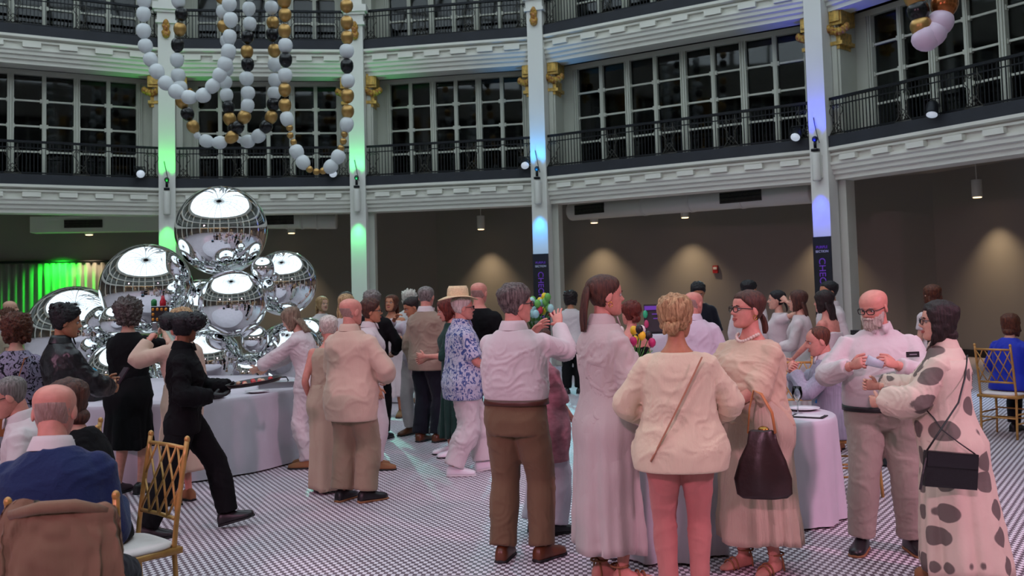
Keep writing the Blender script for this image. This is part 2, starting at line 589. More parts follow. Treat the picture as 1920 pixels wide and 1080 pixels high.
# glazed dome with ribs, rings and the closed eye at the top
DR = R0 + .1
ZD = H1 + 2 * STOREY + 1.65
prof = [(DR * cos(t), ZD + 6.2 * sin(t)) for t in np.linspace(0, pi / 2 * .97, 12)]
dm = empty('ceiling_dome', kind='structure')
MB().lathe(prof, 48, cap=False).build('glazing', SKYGL, dm, True)
rb = MB()
for k in range(48):
    a = 2 * pi * k / 48
    rb.tube([(r * cos(a), r * sin(a), z) for r, z in prof], .085 if k % 3 else .15, 4)
for r, z in prof[2:11:2]:
    th = np.linspace(0, 2 * pi, 65); rb.tube(np.stack([r * np.cos(th), r * np.sin(th), th * 0 + z], 1), .07, 4)
rb.build('rib_frame', FRAME, dm)
MB().lathe([(1.3, ZD + 6.0), (1.3, ZD + 6.3)], 24).build('eye', IRON, dm)
tag(annulus(R0 + .05, 22, ZD - .1, ZD + .05).build('ceiling_rim', PAINT), kind='structure')

# check-out banners on the cyan and the blue column
def text_mesh(txt, size, name):
    cu = bpy.data.curves.new(name, 'FONT'); cu.body = txt; cu.size = size; cu.align_x = 'CENTER'; cu.align_y = 'CENTER'; cu.extrude = .002
    o = bpy.data.objects.new(name, cu); COL.objects.link(o)
    dg = bpy.context.evaluated_depsgraph_get()
    me = bpy.data.meshes.new_from_object(o.evaluated_get(dg))
    bpy.data.objects.remove(o); return me


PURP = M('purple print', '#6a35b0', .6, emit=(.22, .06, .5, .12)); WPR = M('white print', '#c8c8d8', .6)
BANN = M('black banner vinyl', '#0b0b16', .5)
TX = [text_mesh('CHECK-OUT', .185, 'lettering'), text_mesh('PURPLE', .072, 'lettering'), text_mesh('SECTION', .064, 'lettering')]
for i, nm, zt in ((1, 'cyan', 2.52), (2, 'blue', 2.58)):
    Fc = Matrix.Rotation(ANG[i] - pi / 2, 4, 'Z')
    bn = empty('banner', kind=None); bn.matrix_world = Fc
    tag(bn, 'tall black banner with purple check-out lettering on the column lit %s' % nm, 'banner', 'check-out banners')
    y = R0 - .06 - .20
    MB().box((0, y + .012, zt - 1.15), (.37, .02, 2.3)).build('panel', BANN, bn)
    base = Matrix.Translation((0, y - .004, 0)) @ Matrix.Rotation(pi / 2, 4, 'X')
    link('lettering', TX[0], PURP, bn, Matrix.Translation((-.01, 0, zt - .93)) @ base @ Matrix.Rotation(-pi / 2, 4, 'Z'))
    link('lettering', TX[1], PURP, bn, Matrix.Translation((0, 0, zt - .20)) @ base)
    link('lettering', TX[2], WPR, bn, Matrix.Translation((0, 0, zt - .28)) @ base)

# pendant cans over the ambulatory wall, each with its lamp
def wall_point(ang, inset):
    """point on the octagon wall at a given polar angle, moved inward"""
    d = np.array([cos(ang), sin(ang)])
    best = None
    for k in range(8):
        A, B = WP[k], WP[(k + 1) % 8]
        e = B - A
        m = np.array([[d[0], -e[0]], [d[1], -e[1]]])
        t, s = np.linalg.solve(m, A)
        if t > 0 and -1e-6 <= s <= 1 + 1e-6:
            nr = np.array([-e[1], e[0]]) / np.linalg.norm(e)
            if nr @ (A + B) < 0: nr = -nr
            best = d * t - nr * inset
    return best


WHERE = {115: 'above the green curtain', 98.6: 'behind the mirror balls', 81.1: 'between the mint and cyan columns', 70.7: 'beside the cyan column', 62.9: 'above the red alarm box', 52.5: 'behind the blue column', 40.4: 'over the bare wall past the blue column'}
for an, wh in WHERE.items():
    p = wall_point(rad(an), .55)
    pd = empty('pendant_light', (*p, 0), label='white cylinder pendant light ' + wh, cat='light', group='pendant lights along the outer wall')
    MB().lathe([(.10, 3.42), (.105, 3.43), (.105, 3.78), (.10, 3.79)], 16).build('can', WHITEP, pd, True)
    MB().tube([(0, 0, 3.79), (0, 0, 4.15)], .012, 6).build('stem', WHITEP, pd)
    MB().lathe([(.085, 3.405), (.085, 3.42)], 16).build('lens', M('warm lamp lens', (.9, .8, .6), .4, emit=(1, .72, .4, 3)), pd)
    q = wall_point(rad(an), .38)
    lamp('pendant_lamp', 'SPOT', (*p, 3.40), 270, (1, .74, .46), (*q, 0), .06, 84, .9)
for an in (20, -10, -40, -70, -100, -130, -160, 165, 140):
    p = wall_point(rad(an), .55)
    lamp('pendant_lamp', 'SPOT', (*p, 3.40), 260, (1, .74, .46), (*p, 0), .06, 84, .9)
# ------------------------------------------------------------------ people: builder
# torso girth table: height (for a 1.75 m figure), half width, front depth, back depth
TM_ = np.array([(.70, .150, .085, .10), (.80, .165, .095, .115), (.88, .172, .105, .125), (.96, .166, .110, .110), (1.05, .156, .115, .095), (1.15, .160, .118, .100), (1.25, .174, .122, .115), (1.32, .184, .115, .120), (1.37, .178, .095, .115), (1.41, .145, .074, .100), (1.445, .098, .062, .086), (1.47, .076, .057, .076), (1.50, .060, .054, .066), (1.58, .056, .052, .062)])
TF_ = np.array([(.70, .150, .085, .11), (.80, .176, .095, .125), (.88, .180, .100, .130), (.96, .160, .095, .105), (1.05, .132, .090, .085), (1.15, .140, .105, .090), (1.24, .152, .135, .100), (1.31, .158, .115, .105), (1.365, .152, .082, .100), (1.40, .125, .064, .090), (1.44, .080, .054, .074), (1.465, .062, .050, .066), (1.50, .050, .047, .056), (1.58, .047, .046, .054)])
SKINS = {'fair': '#c99a85', 'pink': '#c98a7a', 'tan': '#b27b5c', 'brown': '#7d5138', 'dark': '#5a3a2b'}


def skin_mat(k):
    return M('skin ' + k, SKINS[k], .5, var=.08, vscale=(30, 30, 30), bump=.06, bscale=(120, 120, 120), spec=.35)


HAIRS = {'brown': ('#2c1a14', '#5a3728'), 'dark': ('#120d0c', '#2a1d1a'), 'black': ('#08080a', '#17151a'), 'blonde': ('#7a5836', '#c9a577'), 'grey': ('#4d4743', '#8b8581'), 'white': ('#a79d92', '#dcd5cb'), 'red': ('#3d130c', '#6d2a1a'), 'auburn': ('#33170f', '#6b3a22'), 'saltpepper': ('#2c2625', '#6f6560'), 'beard': ('#8f8378', '#d2c8ba'), 'bald': ('#94776b', '#a98f85'), 'ash': ('#5b4a3c', '#94806b')}


def hair_mat(k, curly=False):
    a, b_ = HAIRS[k]
    return M('hair ' + k + (' curly' if curly else ''), a, .55, col2=b_, vscale=(70, 70, 70) if curly else (90, 90, 9), bump=.9 if curly else .8, bscale=(60, 60, 60) if curly else (140, 140, 12), spec=.4)


HEADT = np.array([(-1.0, .16, .60, .34), (-.93, .34, .73, .08), (-.78, .46, .78, -.20), (-.55, .56, .765, -.44), (-.28, .63, .755, -.63), (0, .67, .74, -.80), (.22, .70, .79, -.90), (.48, .71, .76, -.94), (.70, .64, .62, -.85), (.86, .50, .42, -.66), (.96, .30, .16, -.44), (1.0, .08, -.06, -.20)])


def head_grid(n=36, m=34, scale=1.0):
    """half height 1, +y is the face; returns m x n x 3 points with azimuth 0 at the nose"""
    zs = -np.cos(np.linspace(0, pi, m))
    w, yf, yb = (np.interp(zs, HEADT[:, 0], HEADT[:, k]) for k in (1, 2, 3))
    for a in (w, yf, yb):
        a[1:-1] = (a[:-2] + 2 * a[1:-1] + a[2:]) / 4
    th = np.arange(n) * 2 * pi / n
    cy, ry = (yf + yb) / 2, (yf - yb) / 2
    s, c = np.sin(th), np.cos(th)
    e = .88
    X = w[:, None] * (np.sign(s) * np.abs(s) ** e)[None]
    Y = cy[:, None] + ry[:, None] * (np.sign(c) * np.abs(c) ** e)[None]
    Z = np.repeat(zs[:, None], n, 1)
    return np.stack([X, Y, Z], 2), th, zs


def face_detail(G):
    X, Y, Z = G[..., 0], G[..., 1], G[..., 2]
    fr = np.clip((Y - .15) / .4, 0, 1)
    g = lambda x, z, sx, sz: np.exp(-((X - x) / sx) ** 2 - ((Z - z) / sz) ** 2)
    d = np.zeros_like(X)
    nz = np.interp(Z, [-.36, -.27, -.20, .05, .18, .3], [0, .16, .28, .12, .05, 0])
    d += nz * np.exp(-(X / (.11 + .06 * np.clip((-.05 - Z) / .2, 0, 1))) ** 2)
    d += .05 * (g(.13, -.25, .08, .07) + g(-.13, -.25, .08, .07))
    d -= .11 * (g(.27, .03, .16, .11) + g(-.27, .03, .16, .11))
    d += .05 * (g(.25, .17, .24, .06) + g(-.25, .17, .24, .06))
    d += .07 * g(0, -.47, .19, .045) + .06 * g(0, -.57, .17, .05) - .04 * g(0, -.52, .22, .018)
    d += .05 * g(0, -.86, .2, .1) + .03 * (g(.38, -.25, .2, .2) + g(-.38, -.25, .2, .2))
    G = G.copy(); G[..., 1] += d * fr
    return G


GRID = head_grid()
GRIDD = face_detail(head_grid(48, 44)[0])


def hair_cap(th_fn, seed=1, lump=.0, fq=3.0, n=48, m=40):
    """shell over the skull: th_fn(z, az) gives thickness in head units, <=0 means bare"""
    G, th, zs = head_grid(n, m)
    az = np.abs((th + pi) % (2 * pi) - pi)
    T = np.array([[th_fn(z, a) for a in az] for z in zs])
    c = np.array([0, -.08, .0])
    D = G - c; D[..., 2] *= .75
    D /= np.linalg.norm(D, axis=2)[..., None]
    nz = wob(G.reshape(-1, 3), seed, fq, fq, fq * .7, 8).reshape(T.shape)
    Tt = np.where(T > 0, T * (1 + lump * nz), -.03)
    V = G + D * Tt[..., None]
    F = []
    for i in range(m - 1):
        for j in range(n):
            k = (j + 1) % n
            if T[i, j] > 0 or T[i, k] > 0 or T[i + 1, j] > 0 or T[i + 1, k] > 0:
                F.append([i * n + j, i * n + k, (i + 1) * n + k, (i + 1) * n + j])
    if T[-1].max() > 0:
        F.append([(m - 1) * n + j for j in range(n)])
    return V.reshape(-1, 3), F


def line(front, side, back):
    """hairline height by azimuth: front 0, temple/ear 80 deg, back 180"""
    return lambda a: np.interp(a, [0, .55, 1.0, 1.35, 1.75, 2.2, pi], [front, front - .02, (front + side) / 2, side, side - .25, back, back])


def taper(x, w=.18): return min(1.0, max(0.0, x / w))


def hair_shapes(kind, seed):
    """list of (V,F) in head units"""
    out = []
    H = lambda hl, t, lump=.12, fq=3.0, extra=None: out.append(hair_cap(lambda z, a: (t(z, a) if callable(t) else t) * (.35 + .65 * taper(z - hl(a))) if z > hl(a) else 0, seed, lump, fq))
    mb = MB()
    if kind == 'short':
        H(line(.60, .10, -.45), lambda z, a: .07 + .07 * max(0, z), .25, 4)
    elif kind == 'thick':
        H(line(.58, .02, -.60), lambda z, a: .12 + .10 * max(0, z), .3, 4)
    elif kind == 'bald':
        out.append(hair_cap(lambda z, a: .014 if (z > line(2, .05, -.45)(a) and z < .30 - .25 * max(0, 1.4 - a) and a > 1.15) else 0, seed, .2, 5))
    elif kind == 'receding':
        H(lambda a: np.interp(a, [0, .5, 1.0, 1.4, 1.8, 2.3, pi], [.93, .90, .60, .12, -.15, -.45, -.5]), .06, .2, 5)
    elif kind == 'bob':
        H(line(.60, -.85, -.99), lambda z, a: .16 + .10 * max(0, -z) + (.14 * max(0, -z) if a > 1.1 else 0), .2, 3)
        mb.ell((0, -.42, -.72), (.62, .52, .42), 20, 12)
    elif kind == 'long' or kind == 'longdark':
        H(line(.60, -.80, -.99), lambda z, a: .13 + .1 * max(0, -z), .2, 3)
        t = np.linspace(0, 1, 12)
        for k in range(9):
            x = -.62 + .155 * k
            mb.tube(np.stack([x * (1 + .1 * np.sin(t * 5 + k)), -.55 - .35 * np.sin(t * 1.6) + .12 * abs(x) + .03 * np.sin(t * 9 + k), -.1 - 1.75 * t], 1), np.stack([.17 * (1 - .55 * t), .13 * (1 - .55 * t)], 1), 8)
    elif kind == 'curly':
        H(line(.52, -.55, -.75), lambda z, a: .26 + .10 * max(0, z) + .06 * max(0, -z), .5, 5)
        g = random.Random(seed)
        for k in range(70):
            a = g.uniform(.55, 2 * pi - .55); z = g.uniform(-.55, .95)
            w = math.sqrt(max(0, 1 - z * z * .8)) * .86
            r = g.uniform(.11, .19)
            mb.ell((math.sin(a) * w, -.08 + math.cos(a) * w * 1.05, z * 1.08), (r, r, r), 8, 6)
    elif kind == 'updo':
        H(line(.58, .05, -.55), lambda z, a: .13 + .08 * max(0, z) + (.06 if a > 2 else 0), .25, 3)
        t = np.linspace(0, 1, 10)
        g = random.Random(seed)
        for k in range(9):
            x = -.30 + .075 * k
            mb.tube(np.stack([x + .10 * np.sin(t * 4 + k), -.86 - .16 * np.sin(t * pi), -.18 - .5 * t + .06 * np.sin(t * 6 + k)], 1), .10 * np.sin(.35 + t * 2.4) + .03, 8)
        mb.ell((0, -.84, -.52), (.36, .24, .24), 18, 10)
    elif kind == 'ponytail':
        H(line(.62, .12, -.55), .085, .12, 3)
        t = np.linspace(0, 1, 16)
        for k in range(10):
            o = (k - 4.5) * .055
            r = .10 * np.interp(t, [0, .12, .3, .8, 1], [.5, .9, 1.0, .8, .18])
            mb.tube(np.stack([o * np.interp(t, [0, .3, 1], [.4, 1.2, 1.1]) + .02 * np.sin(5 * t + k), -.72 - .42 * np.sin(np.clip(t * 2.4, 0, pi / 2)) - .10 * t + .03 * np.cos(k * 2.1), .62 + .20 * np.sin(np.clip(t * 7, 0, pi)) - 2.35 * t ** 1.1], 1), r, 8)
    elif kind == 'lowpony':
        H(line(.60, .10, -.55), .10, .15, 3)
        t = np.linspace(0, 1, 12)
        for k in range(5):
            mb.tube(np.stack([(k - 2) * .07 + .02 * np.sin(t * 6 + k), -.80 - .25 * np.sin(t * 2.2), -.25 - 1.05 * t], 1), .12 * np.interp(t, [0, .2, .8, 1], [.6, 1, .8, .2]), 8)
    elif kind == 'puffs':
        H(line(.55, .05, -.55), .09, .4, 7)
        for s in (-1, 1):
            g = random.Random(seed + s)
            mb.ell((s * 1.0, -.30, .45), (.68, .64, .62), 18, 12)
            for k in range(46):
                d = Vector((g.gauss(0, 1), g.gauss(0, 1), g.gauss(0, 1))).normalized()
                r = g.uniform(.10, .15)
                mb.ell((s * 1.0 + d.x * .62, -.30 + d.y * .60, .45 + d.z * .58), (r, r, r), 7, 5)
    elif kind == 'bunup':
        H(line(.56, .02, -.55), lambda z, a: .15 + .08 * max(0, z), .5, 5)
        g = random.Random(seed)
        mb.ell((0, -.50, .80), (.64, .60, .50), 18, 10)
        for k in range(40):
            a, z = g.uniform(0, 6.28), g.uniform(-.3, .8)
            mb.ell((.60 * cos(a), -.48 + .58 * sin(a), .72 + .5 * z), (.15, .15, .14), 7, 5)
    if mb.n:
        out.append(mb.arrays())
    return out


def ik(A, B, l1, l2, hint):
    A, B, hint = np.array(A, float), np.array(B, float), np.array(hint, float)
    d = B - A; D = np.linalg.norm(d)
    if D > (l1 + l2) * .995:
        B = A + d / D * (l1 + l2) * .995; d = B - A; D = np.linalg.norm(d)
    u = d / D
    h = hint - u * (hint @ u); h /= np.linalg.norm(h) + 1e-9
    a = (l1 * l1 - l2 * l2 + D * D) / (2 * D)
    return A + u * a + h * math.sqrt(max(0, l1 * l1 - a * a)), B


def limb(mb, joints, prof, cut0=0.0, cut1=2.0, add=0.0, n=14, steps=17, mul=1.0):
    """tapered tube along a two bone chain; prof = radii at t 0..2"""
    t = np.linspace(cut0, cut1, steps)
    J = np.array(joints)
    P = np.array([J[0] + (J[1] - J[0]) * x if x <= 1 else J[1] + (J[2] - J[1]) * (x - 1) for x in t])
    P[1:-1] = (P[:-2] + 2 * P[1:-1] + P[2:]) / 4
    r = np.interp(t, np.array(prof)[:, 0], np.array(prof)[:, 1]) * mul + (add(t) if callable(add) else add)
    mb.tube(P, r, n)


ARM_M = [(0, .058), (.35, .050), (.8, .043), (1, .040), (1.25, .043), (1.6, .034), (1.9, .027), (2, .027)]
ARM_F = [(0, .050), (.35, .043), (.8, .037), (1, .034), (1.25, .036), (1.6, .029), (1.9, .023), (2, .023)]
LEG_M = [(0, .092), (.3, .086), (.7, .068), (1, .056), (1.3, .057), (1.7, .042), (1.95, .036), (2, .037)]


def hand(mb, w, d, nrm, side, curl=.5, k=1.0, spread=.12, thumb=.6, glove=0.0):
    """palm and five jointed fingers; d = pointing direction, nrm = palm normal, side = direction of the thumb"""
    w, d = np.array(w, float), np.array(d, float); d /= np.linalg.norm(d)
    nrm = np.array(nrm, float); nrm = nrm - d * (nrm @ d); nrm /= np.linalg.norm(nrm) + 1e-9
    s = np.cross(d, nrm)
    if s @ np.array(side, float) < 0: s = -s
    g = glove
    th = np.arange(12) * 2 * pi / 12
    rg = []
    for y, hw, ht in ((-.02, .024, .020), (.01, .030, .019), (.04, .038, .018), (.07, .041, .016), (.088, .039, .013), (.094, .03, .008)):
        c = w + d * y * k
        rg.append(c + np.outer(np.cos(th) * (hw * k + g), s) + np.outer(np.sin(th) * (ht * k + g), nrm))
    mb.loft(rg)
    for i, (o, L, r) in enumerate(((.030, .072, .0086), (.010, .081, .0088), (-.010, .075, .0084), (-.029, .058, .0076))):
        b = w + (d * .083 + s * o) * k
        dd = d + s * spread * (1.5 - i) * .6; dd /= np.linalg.norm(dd)
        p = [b - dd * .012 * k]; q = b; ang = 0
        for j, f in enumerate((.45, .31, .24)):
            ang += curl * (.85 if j == 0 else 1.0) * (1 + .12 * i)
            p.append(q * 1.0)
            q = q + (dd * cos(ang) + nrm * sin(ang)) * L * f * k
        p.append(q); p.append(q + (dd * cos(ang) + nrm * sin(ang)) * .004 * k)
        rr = np.array([1.05, 1.1, 1.0, .92, .80, .45]) * r * k + g
        pp = np.array(p)
        mb.tube(pp[:len(rr)], rr[:len(pp)], 8)
    b = w + (d * .022 + s * .026) * k
    t0 = d * .62 + s * .72 + nrm * .30; t0 /= np.linalg.norm(t0)
    t1 = d * (.9 - .3 * thumb) + s * (.45 - .4 * thumb) + nrm * (.2 + .7 * thumb); t1 /= np.linalg.norm(t1)
    p = [b - t0 * .01 * k, b + t0 * .02 * k, b + t0 * .042 * k, b + t0 * .042 * k + t1 * .026 * k, b + t0 * .042 * k + t1 * .046 * k, b + t0 * .042 * k + t1 * .050 * k]
    mb.tube(p, np.array([.014, .0135, .0115, .0105, .009, .004]) * k + g, 8)


FOOT = [(-.068, .016, .045), (-.055, .030, .075), (-.02, .036, .092), (.03, .038, .085), (.08, .042, .062), (.13, .046, .048), (.165, .042, .038), (.19, .030, .030), (.203, .012, .020)]


def foot(mb, pos, yaw, k=1.0, add=0.0, pitch=0.0, heel=0.0, z0=0.0, top=1.0):
    th = np.linspace(0, 2 * pi, 16, endpoint=False)
    R = rotm('Z', yaw) @ rotm('X', pitch)
    rg = []
    for y, hw, h in FOOT:
        hh = (h * top + add) * k
        hz = heel * np.clip((.09 - y) / .12, 0, 1)
        X = np.cos(th) * (hw + add) * k
        Z = np.where(np.sin(th) > 0, np.sin(th) ** .8 if False else np.abs(np.sin(th)) ** .8 * hh * .78, -np.abs(np.sin(th)) ** .35 * hh * .22) + hh * .22 + z0 + hz
        rg.append(np.stack([X, np.full(16, (y * (1 + add * 3)) * k), Z], 1))
    mb.loft((np.array(rg).reshape(-1, 3) @ R.T + np.array(pos)).reshape(len(FOOT), 16, 3))


BAKE = []       # (object, voxel, smooth, post) : garments and bodies grown into one skin at the end


def grow(name, mb, mat, parent, vox, smooth=4, post=None):
    o = mb.build(name, mat, parent, True)
    m = o.modifiers.new('skin', 'REMESH'); m.mode = 'VOXEL'; m.voxel_size = vox; m.use_smooth_shade = True
    s = o.modifiers.new('soft', 'SMOOTH'); s.factor = .5; s.iterations = smooth
    BAKE.append((o, post))
    return o


def folds(seed, amp, fx, fz, zlo=-9, zhi=9):
    def post(me):
        n = len(me.vertices)
        co = np.empty(n * 3); me.vertices.foreach_get('co', co); co = co.reshape(-1, 3)
        no = np.empty(n * 3); me.vertices.foreach_get('normal', no); no = no.reshape(-1, 3)
        a = wob(co, seed, fx, fx, fz, 6); b_ = wob(co, seed + 7, fx * .5, fx * .5, fz * .5, 5)
        c_ = np.abs(wob(co + .12 * a[:, None], seed + 13, fx * 1.1, fx * 1.1, fz * 2.2, 4))
        d = amp * (1.3 * ((1 - np.abs(a)) - .5) + 1.0 * b_ + .9 * np.clip(1 - c_ * 1.6, 0, 1))
        d = np.maximum(d, -.5 * amp)
        w = np.clip((co[:, 2] - zlo) / .1, 0, 1) * np.clip((zhi - co[:, 2]) / .1, 0, 1)
        co += no * (d * w)[:, None]
        me.vertices.foreach_set('co', co.ravel()); me.update()
    return post


SEED = [0]


def person(label, x, y, rz, H=1.72, sex='m', fat=1.0, skin='fair', hair=('short', 'brown'), head=(0, 0), lean=0.0, side=0.0, hip=(0, 0, .93),
           wr=None, wl=None, er=None, el=None, curl=(.45, .45), pn=(None, None), feet=None, top=None, dress=None, bottom=None, shoes=None, belt=None, beltz=.972,
           collar=None, glasses=False, face=False, beard=False, vox=.012, gloves=None, group=None, hairtilt=0.0, lift=0.0, earrings=False, fingers=(.12, .12)):
    SEED[0] += 1; sd = SEED[0]
    k = H / 1.75
    fem = sex == 'f'
    TT = TF_ if fem else TM_
    S = k
    hip = np.array(hip, float)
    # spine
    zg = np.arange(.93, 1.75, .01)
    ang = lean * np.clip((zg - .93) / .28, 0, 1); angs = side * np.clip((zg - .93) / .28, 0, 1)
    dv = np.stack([np.sin(angs), np.sin(ang), np.cos(ang) * np.cos(angs)], 1) * .01
    sp = hip + np.concatenate([np.zeros((1, 3)), np.cumsum(dv, 0)[:-1]])

    def spine(z):
        if z <= .93: return hip + np.array([0, 0, z - .93]), 0.0, 0.0
        i = min(len(zg) - 1, (z - .93) / .01); j = int(i); j2 = min(j + 1, len(zg) - 1); t = i - j
        return sp[j] * (1 - t) + sp[j2] * t, ang[j], angs[j]

    def ring(z, inf=0.0, n=28, wmul=1.0):
        w, f_, b_ = (np.interp(z, TT[:, 0], TT[:, q]) for q in (1, 2, 3))
        g = 1 + (fat - 1) * np.interp(z, [.7, .85, 1.05, 1.3, 1.42], [.7, 1, 1.2, .8, .1])
        bel = (fat - 1) * .18 * math.exp(-((z - 1.06) / .13) ** 2) if fat > 1 else 0
        w = w * g * wmul; f_ = f_ * g + max(0, bel); b_ = b_ * (1 + (g - 1) * .6)
        c, a1, a2 = spine(z)
        th = np.arange(n) * 2 * pi / n
        s_, c_ = np.sin(th), np.cos(th)
        X = (w + inf) * np.sign(s_) * np.abs(s_) ** .85
        Y = np.where(c_ > 0, (f_ + inf) * np.abs(c_) ** .9, -(b_ + inf) * np.abs(c_) ** .9)
        u = np.array([cos(a2), 0, -sin(a2)]); v = np.array([0, cos(a1), -sin(a1)])
        return c + np.outer(X, u) + np.outer(Y, v)

    # joints
    sw = .148 if fem else .168
    sw *= 1 + (fat - 1) * .35
    c0, a1, a2 = spine(1.365)
    us = np.array([cos(a2), 0, -sin(a2)])
    up, fo = (.285, .245) if fem else (.30, .26)
    arms = {}
    for s, wt, hint in ((1, wr, er), (-1, wl, el)):
        Sh = c0 + us * s * sw
        if wt is None:
            wt = Sh + np.array([s * .075, .06, -.53]) + np.array([0, math.sin(lean) * .05, 0])
        if hint is None: hint = (s * .5, -.8, -.25)
        E_, W_ = ik(Sh, wt, up, fo, hint)
        arms[s] = (Sh, E_, W_)
    if feet is None: feet = ((.10, .03, -.12), (-.10, -.02, .12))
    legs = {}
    for s, ft in ((1, feet[0]), (-1, feet[1])):
        fx, fy, yaw = ft[:3]
        fz = ft[3] if len(ft) > 3 else 0.0
        hp = hip + np.array([s * .088, 0, -.03])
        an = np.array([fx, fy, .085 + fz])
        K_, an2 = ik(hp, an, .415, .415, (s * .12, 1, .1))
        legs[s] = (hp, K_, an2, yaw, ft[4] if len(ft) > 4 else 0.0, fx, fy, fz)
    # root: the body, one continuous skin
    sm = skin_mat(skin)
    body = MB()
    zs = np.concatenate([np.arange(.80, 1.40, .06), [1.40, 1.43, 1.46, 1.49, 1.53, 1.58]])
    cov = (dress or top or {}).get('sleeve', 1.9) > .3
    body.loft([ring(z, -.016 if cov and z < 1.43 else -.004) for z in zs])
    prof = ARM_F if fem else ARM_M
    for s in (1, -1):
        limb(body, arms[s], [(t_, r_ * (.80 if cov and t_ < .6 else 1)) for t_, r_ in prof], 0, 2.0, 0, 12, 15, 1 + (fat - 1) * .5)
        limb(body, legs[s][:3], LEG_M, 0, 2.0, -.004, 12, 15, (.96 if fem else 1) * (1 + (fat - 1) * .4))
        body.ell(arms[s][0], (.044 if cov else .056,) * 3, 10, 8)
        Lg = legs[s]
        foot(body, (Lg[5], Lg[6], Lg[7]), Lg[3], .96, 0, Lg[4])
    hc0, ha, _ = spine(1.515)
    hs = .1165
    Rh = rotm('Z', head[0]) @ rotm('X', head[1] - lean * .35)
    hc = hc0 + Rh @ np.array([0, .018, .098])
    det = MB()
    G = GRIDD.copy()
    if not fem: G[..., 0] *= 1.03
    det.loft((G.reshape(-1, 3) * hs @ Rh.T + hc).reshape(G.shape)[:, ::-1], True)
    for s in (-1, 1):
        det.ell(Rh @ np.array([s * .69, -.10, -.04]) * hs + hc, (.010, .021, .033), 12, 8, Rh @ rotm('X', -.25) @ rotm('Z', -s * .35))
        det.ell(Rh @ np.array([s * .705, -.05, -.06]) * hs + hc, (.006, .012, .020), 10, 6, Rh)
    gl = MB() if gloves is not None else det
    for s, cu, pnm, spr in ((1, curl[0], pn[0], fingers[0]), (-1, curl[1], pn[1], fingers[1])):
        Sh, E_, W_ = arms[s]
        d = W_ - E_
        nm = np.array(pnm if pnm is not None else (-s * 1.0, .15, .0), float)
        hand(gl, W_, d, nm, (0, 1, .3) if pnm is None else (-s * .6, .5, .8), cu, k=.98 if not fem else .9, spread=spr, glove=.004 if gloves is not None else 0)
    dV, dF = det.arrays()

    def post_body(me):
        n0 = len(me.vertices)
        co = np.empty(n0 * 3); me.vertices.foreach_get('co', co)
        bm = bmesh.new(); bm.from_mesh(me)
        vs = [bm.verts.new(v) for v in dV]
        for f in dF:
            try:
                q = bm.faces.new([vs[i] for i in f]); q.smooth = True
            except ValueError: pass
        bm.normal_update()
        bm.to_mesh(me); bm.free()
        for p_ in me.polygons: p_.use_smooth = True
    root = grow('person', body, sm, None, max(.011, vox), 3, post_body)
    root.location = (x, y, lift); root.rotation_euler = (0, 0, rz); root.scale = (S, S, S)
    tag(root, label, 'person', group)

    def HP(v): return (np.asarray(v, float) * hs) @ Rh.T + hc
    # hair
    if hair:
        kind, hcol = hair[:2]
        mb = MB()
        for V, F in hair_shapes(kind, sd):
            mb.add(HP(V), F)
        mb.build('hair', hair_mat(hcol, kind in ('curly', 'puffs', 'bunup')), root, True)
    if face:
        for s in (-1, 1):
            e = MB(); e.ell(HP((s * .27, .655, .035)), (.0115, .0115, .0105), 14, 10); eo = e.build('eye', M('eye white', '#b9b2ab', .25), root, True)
            e = MB(); e.ell(HP((s * .27, .735, .035)), (.0058, .003, .0058), 10, 6, Rh); e.build('iris', M('iris dark', '#2a1d15', .2), eo, True)
            t = np.linspace(-1, 1, 8)
            e = MB(); e.tube(HP(np.stack([s * (.27 + .15 * t), .80 - .07 * np.abs(t + .2) , .185 + .035 * (1 - t ** 2)], 1)), .0042 * (1.1 - .5 * np.abs(t)), 6); e.build('eyebrow', hair_mat(hair[1] if hair else 'grey'), root, True)
        t = np.linspace(-1, 1, 12)
        lp = MB()
        lp.tube(HP(np.stack([.22 * t, .845 - .10 * t ** 2, -.475 - .015 * t ** 2 - .012 * np.exp(-(t * 6) ** 2)], 1)), .0052 * (1.05 - .8 * t ** 2), 6)
        lp.tube(HP(np.stack([.20 * t, .835 - .10 * t ** 2, -.56 + .03 * t ** 2], 1)), .0062 * (1.05 - .8 * t ** 2), 6)
        lp.build('lips', M('lips ' + ('rose' if fem else 'plain'), '#a5584f' if fem else '#a06a5c', .45), root, True)
    if glasses:
        g = MB()
        for s in (-1, 1):
            t = np.linspace(0, 2 * pi, 25)
            q = np.stack([s * .29 + .215 * np.sign(np.cos(t)) * np.abs(np.cos(t)) ** .7, .90 + 0 * t - .05 * np.abs(np.cos(t) + s) * .5, .02 + .15 * np.sign(np.sin(t)) * np.abs(np.sin(t)) ** .7], 1)
            g.tube(HP(q), .0030, 6)
            g.tube(HP([(s * .49, .86, .07), (s * .67, .60, .07), (s * .73, .1, .05), (s * .72, -.14, -.02)]), .0028, 6)
        g.tube(HP([(-.085, .92, .06), (0, .955, .075), (.085, .92, .06)]), .003, 6)
        g.build('glasses', M('dark spectacle frame', '#1a1517', .3), root, True)
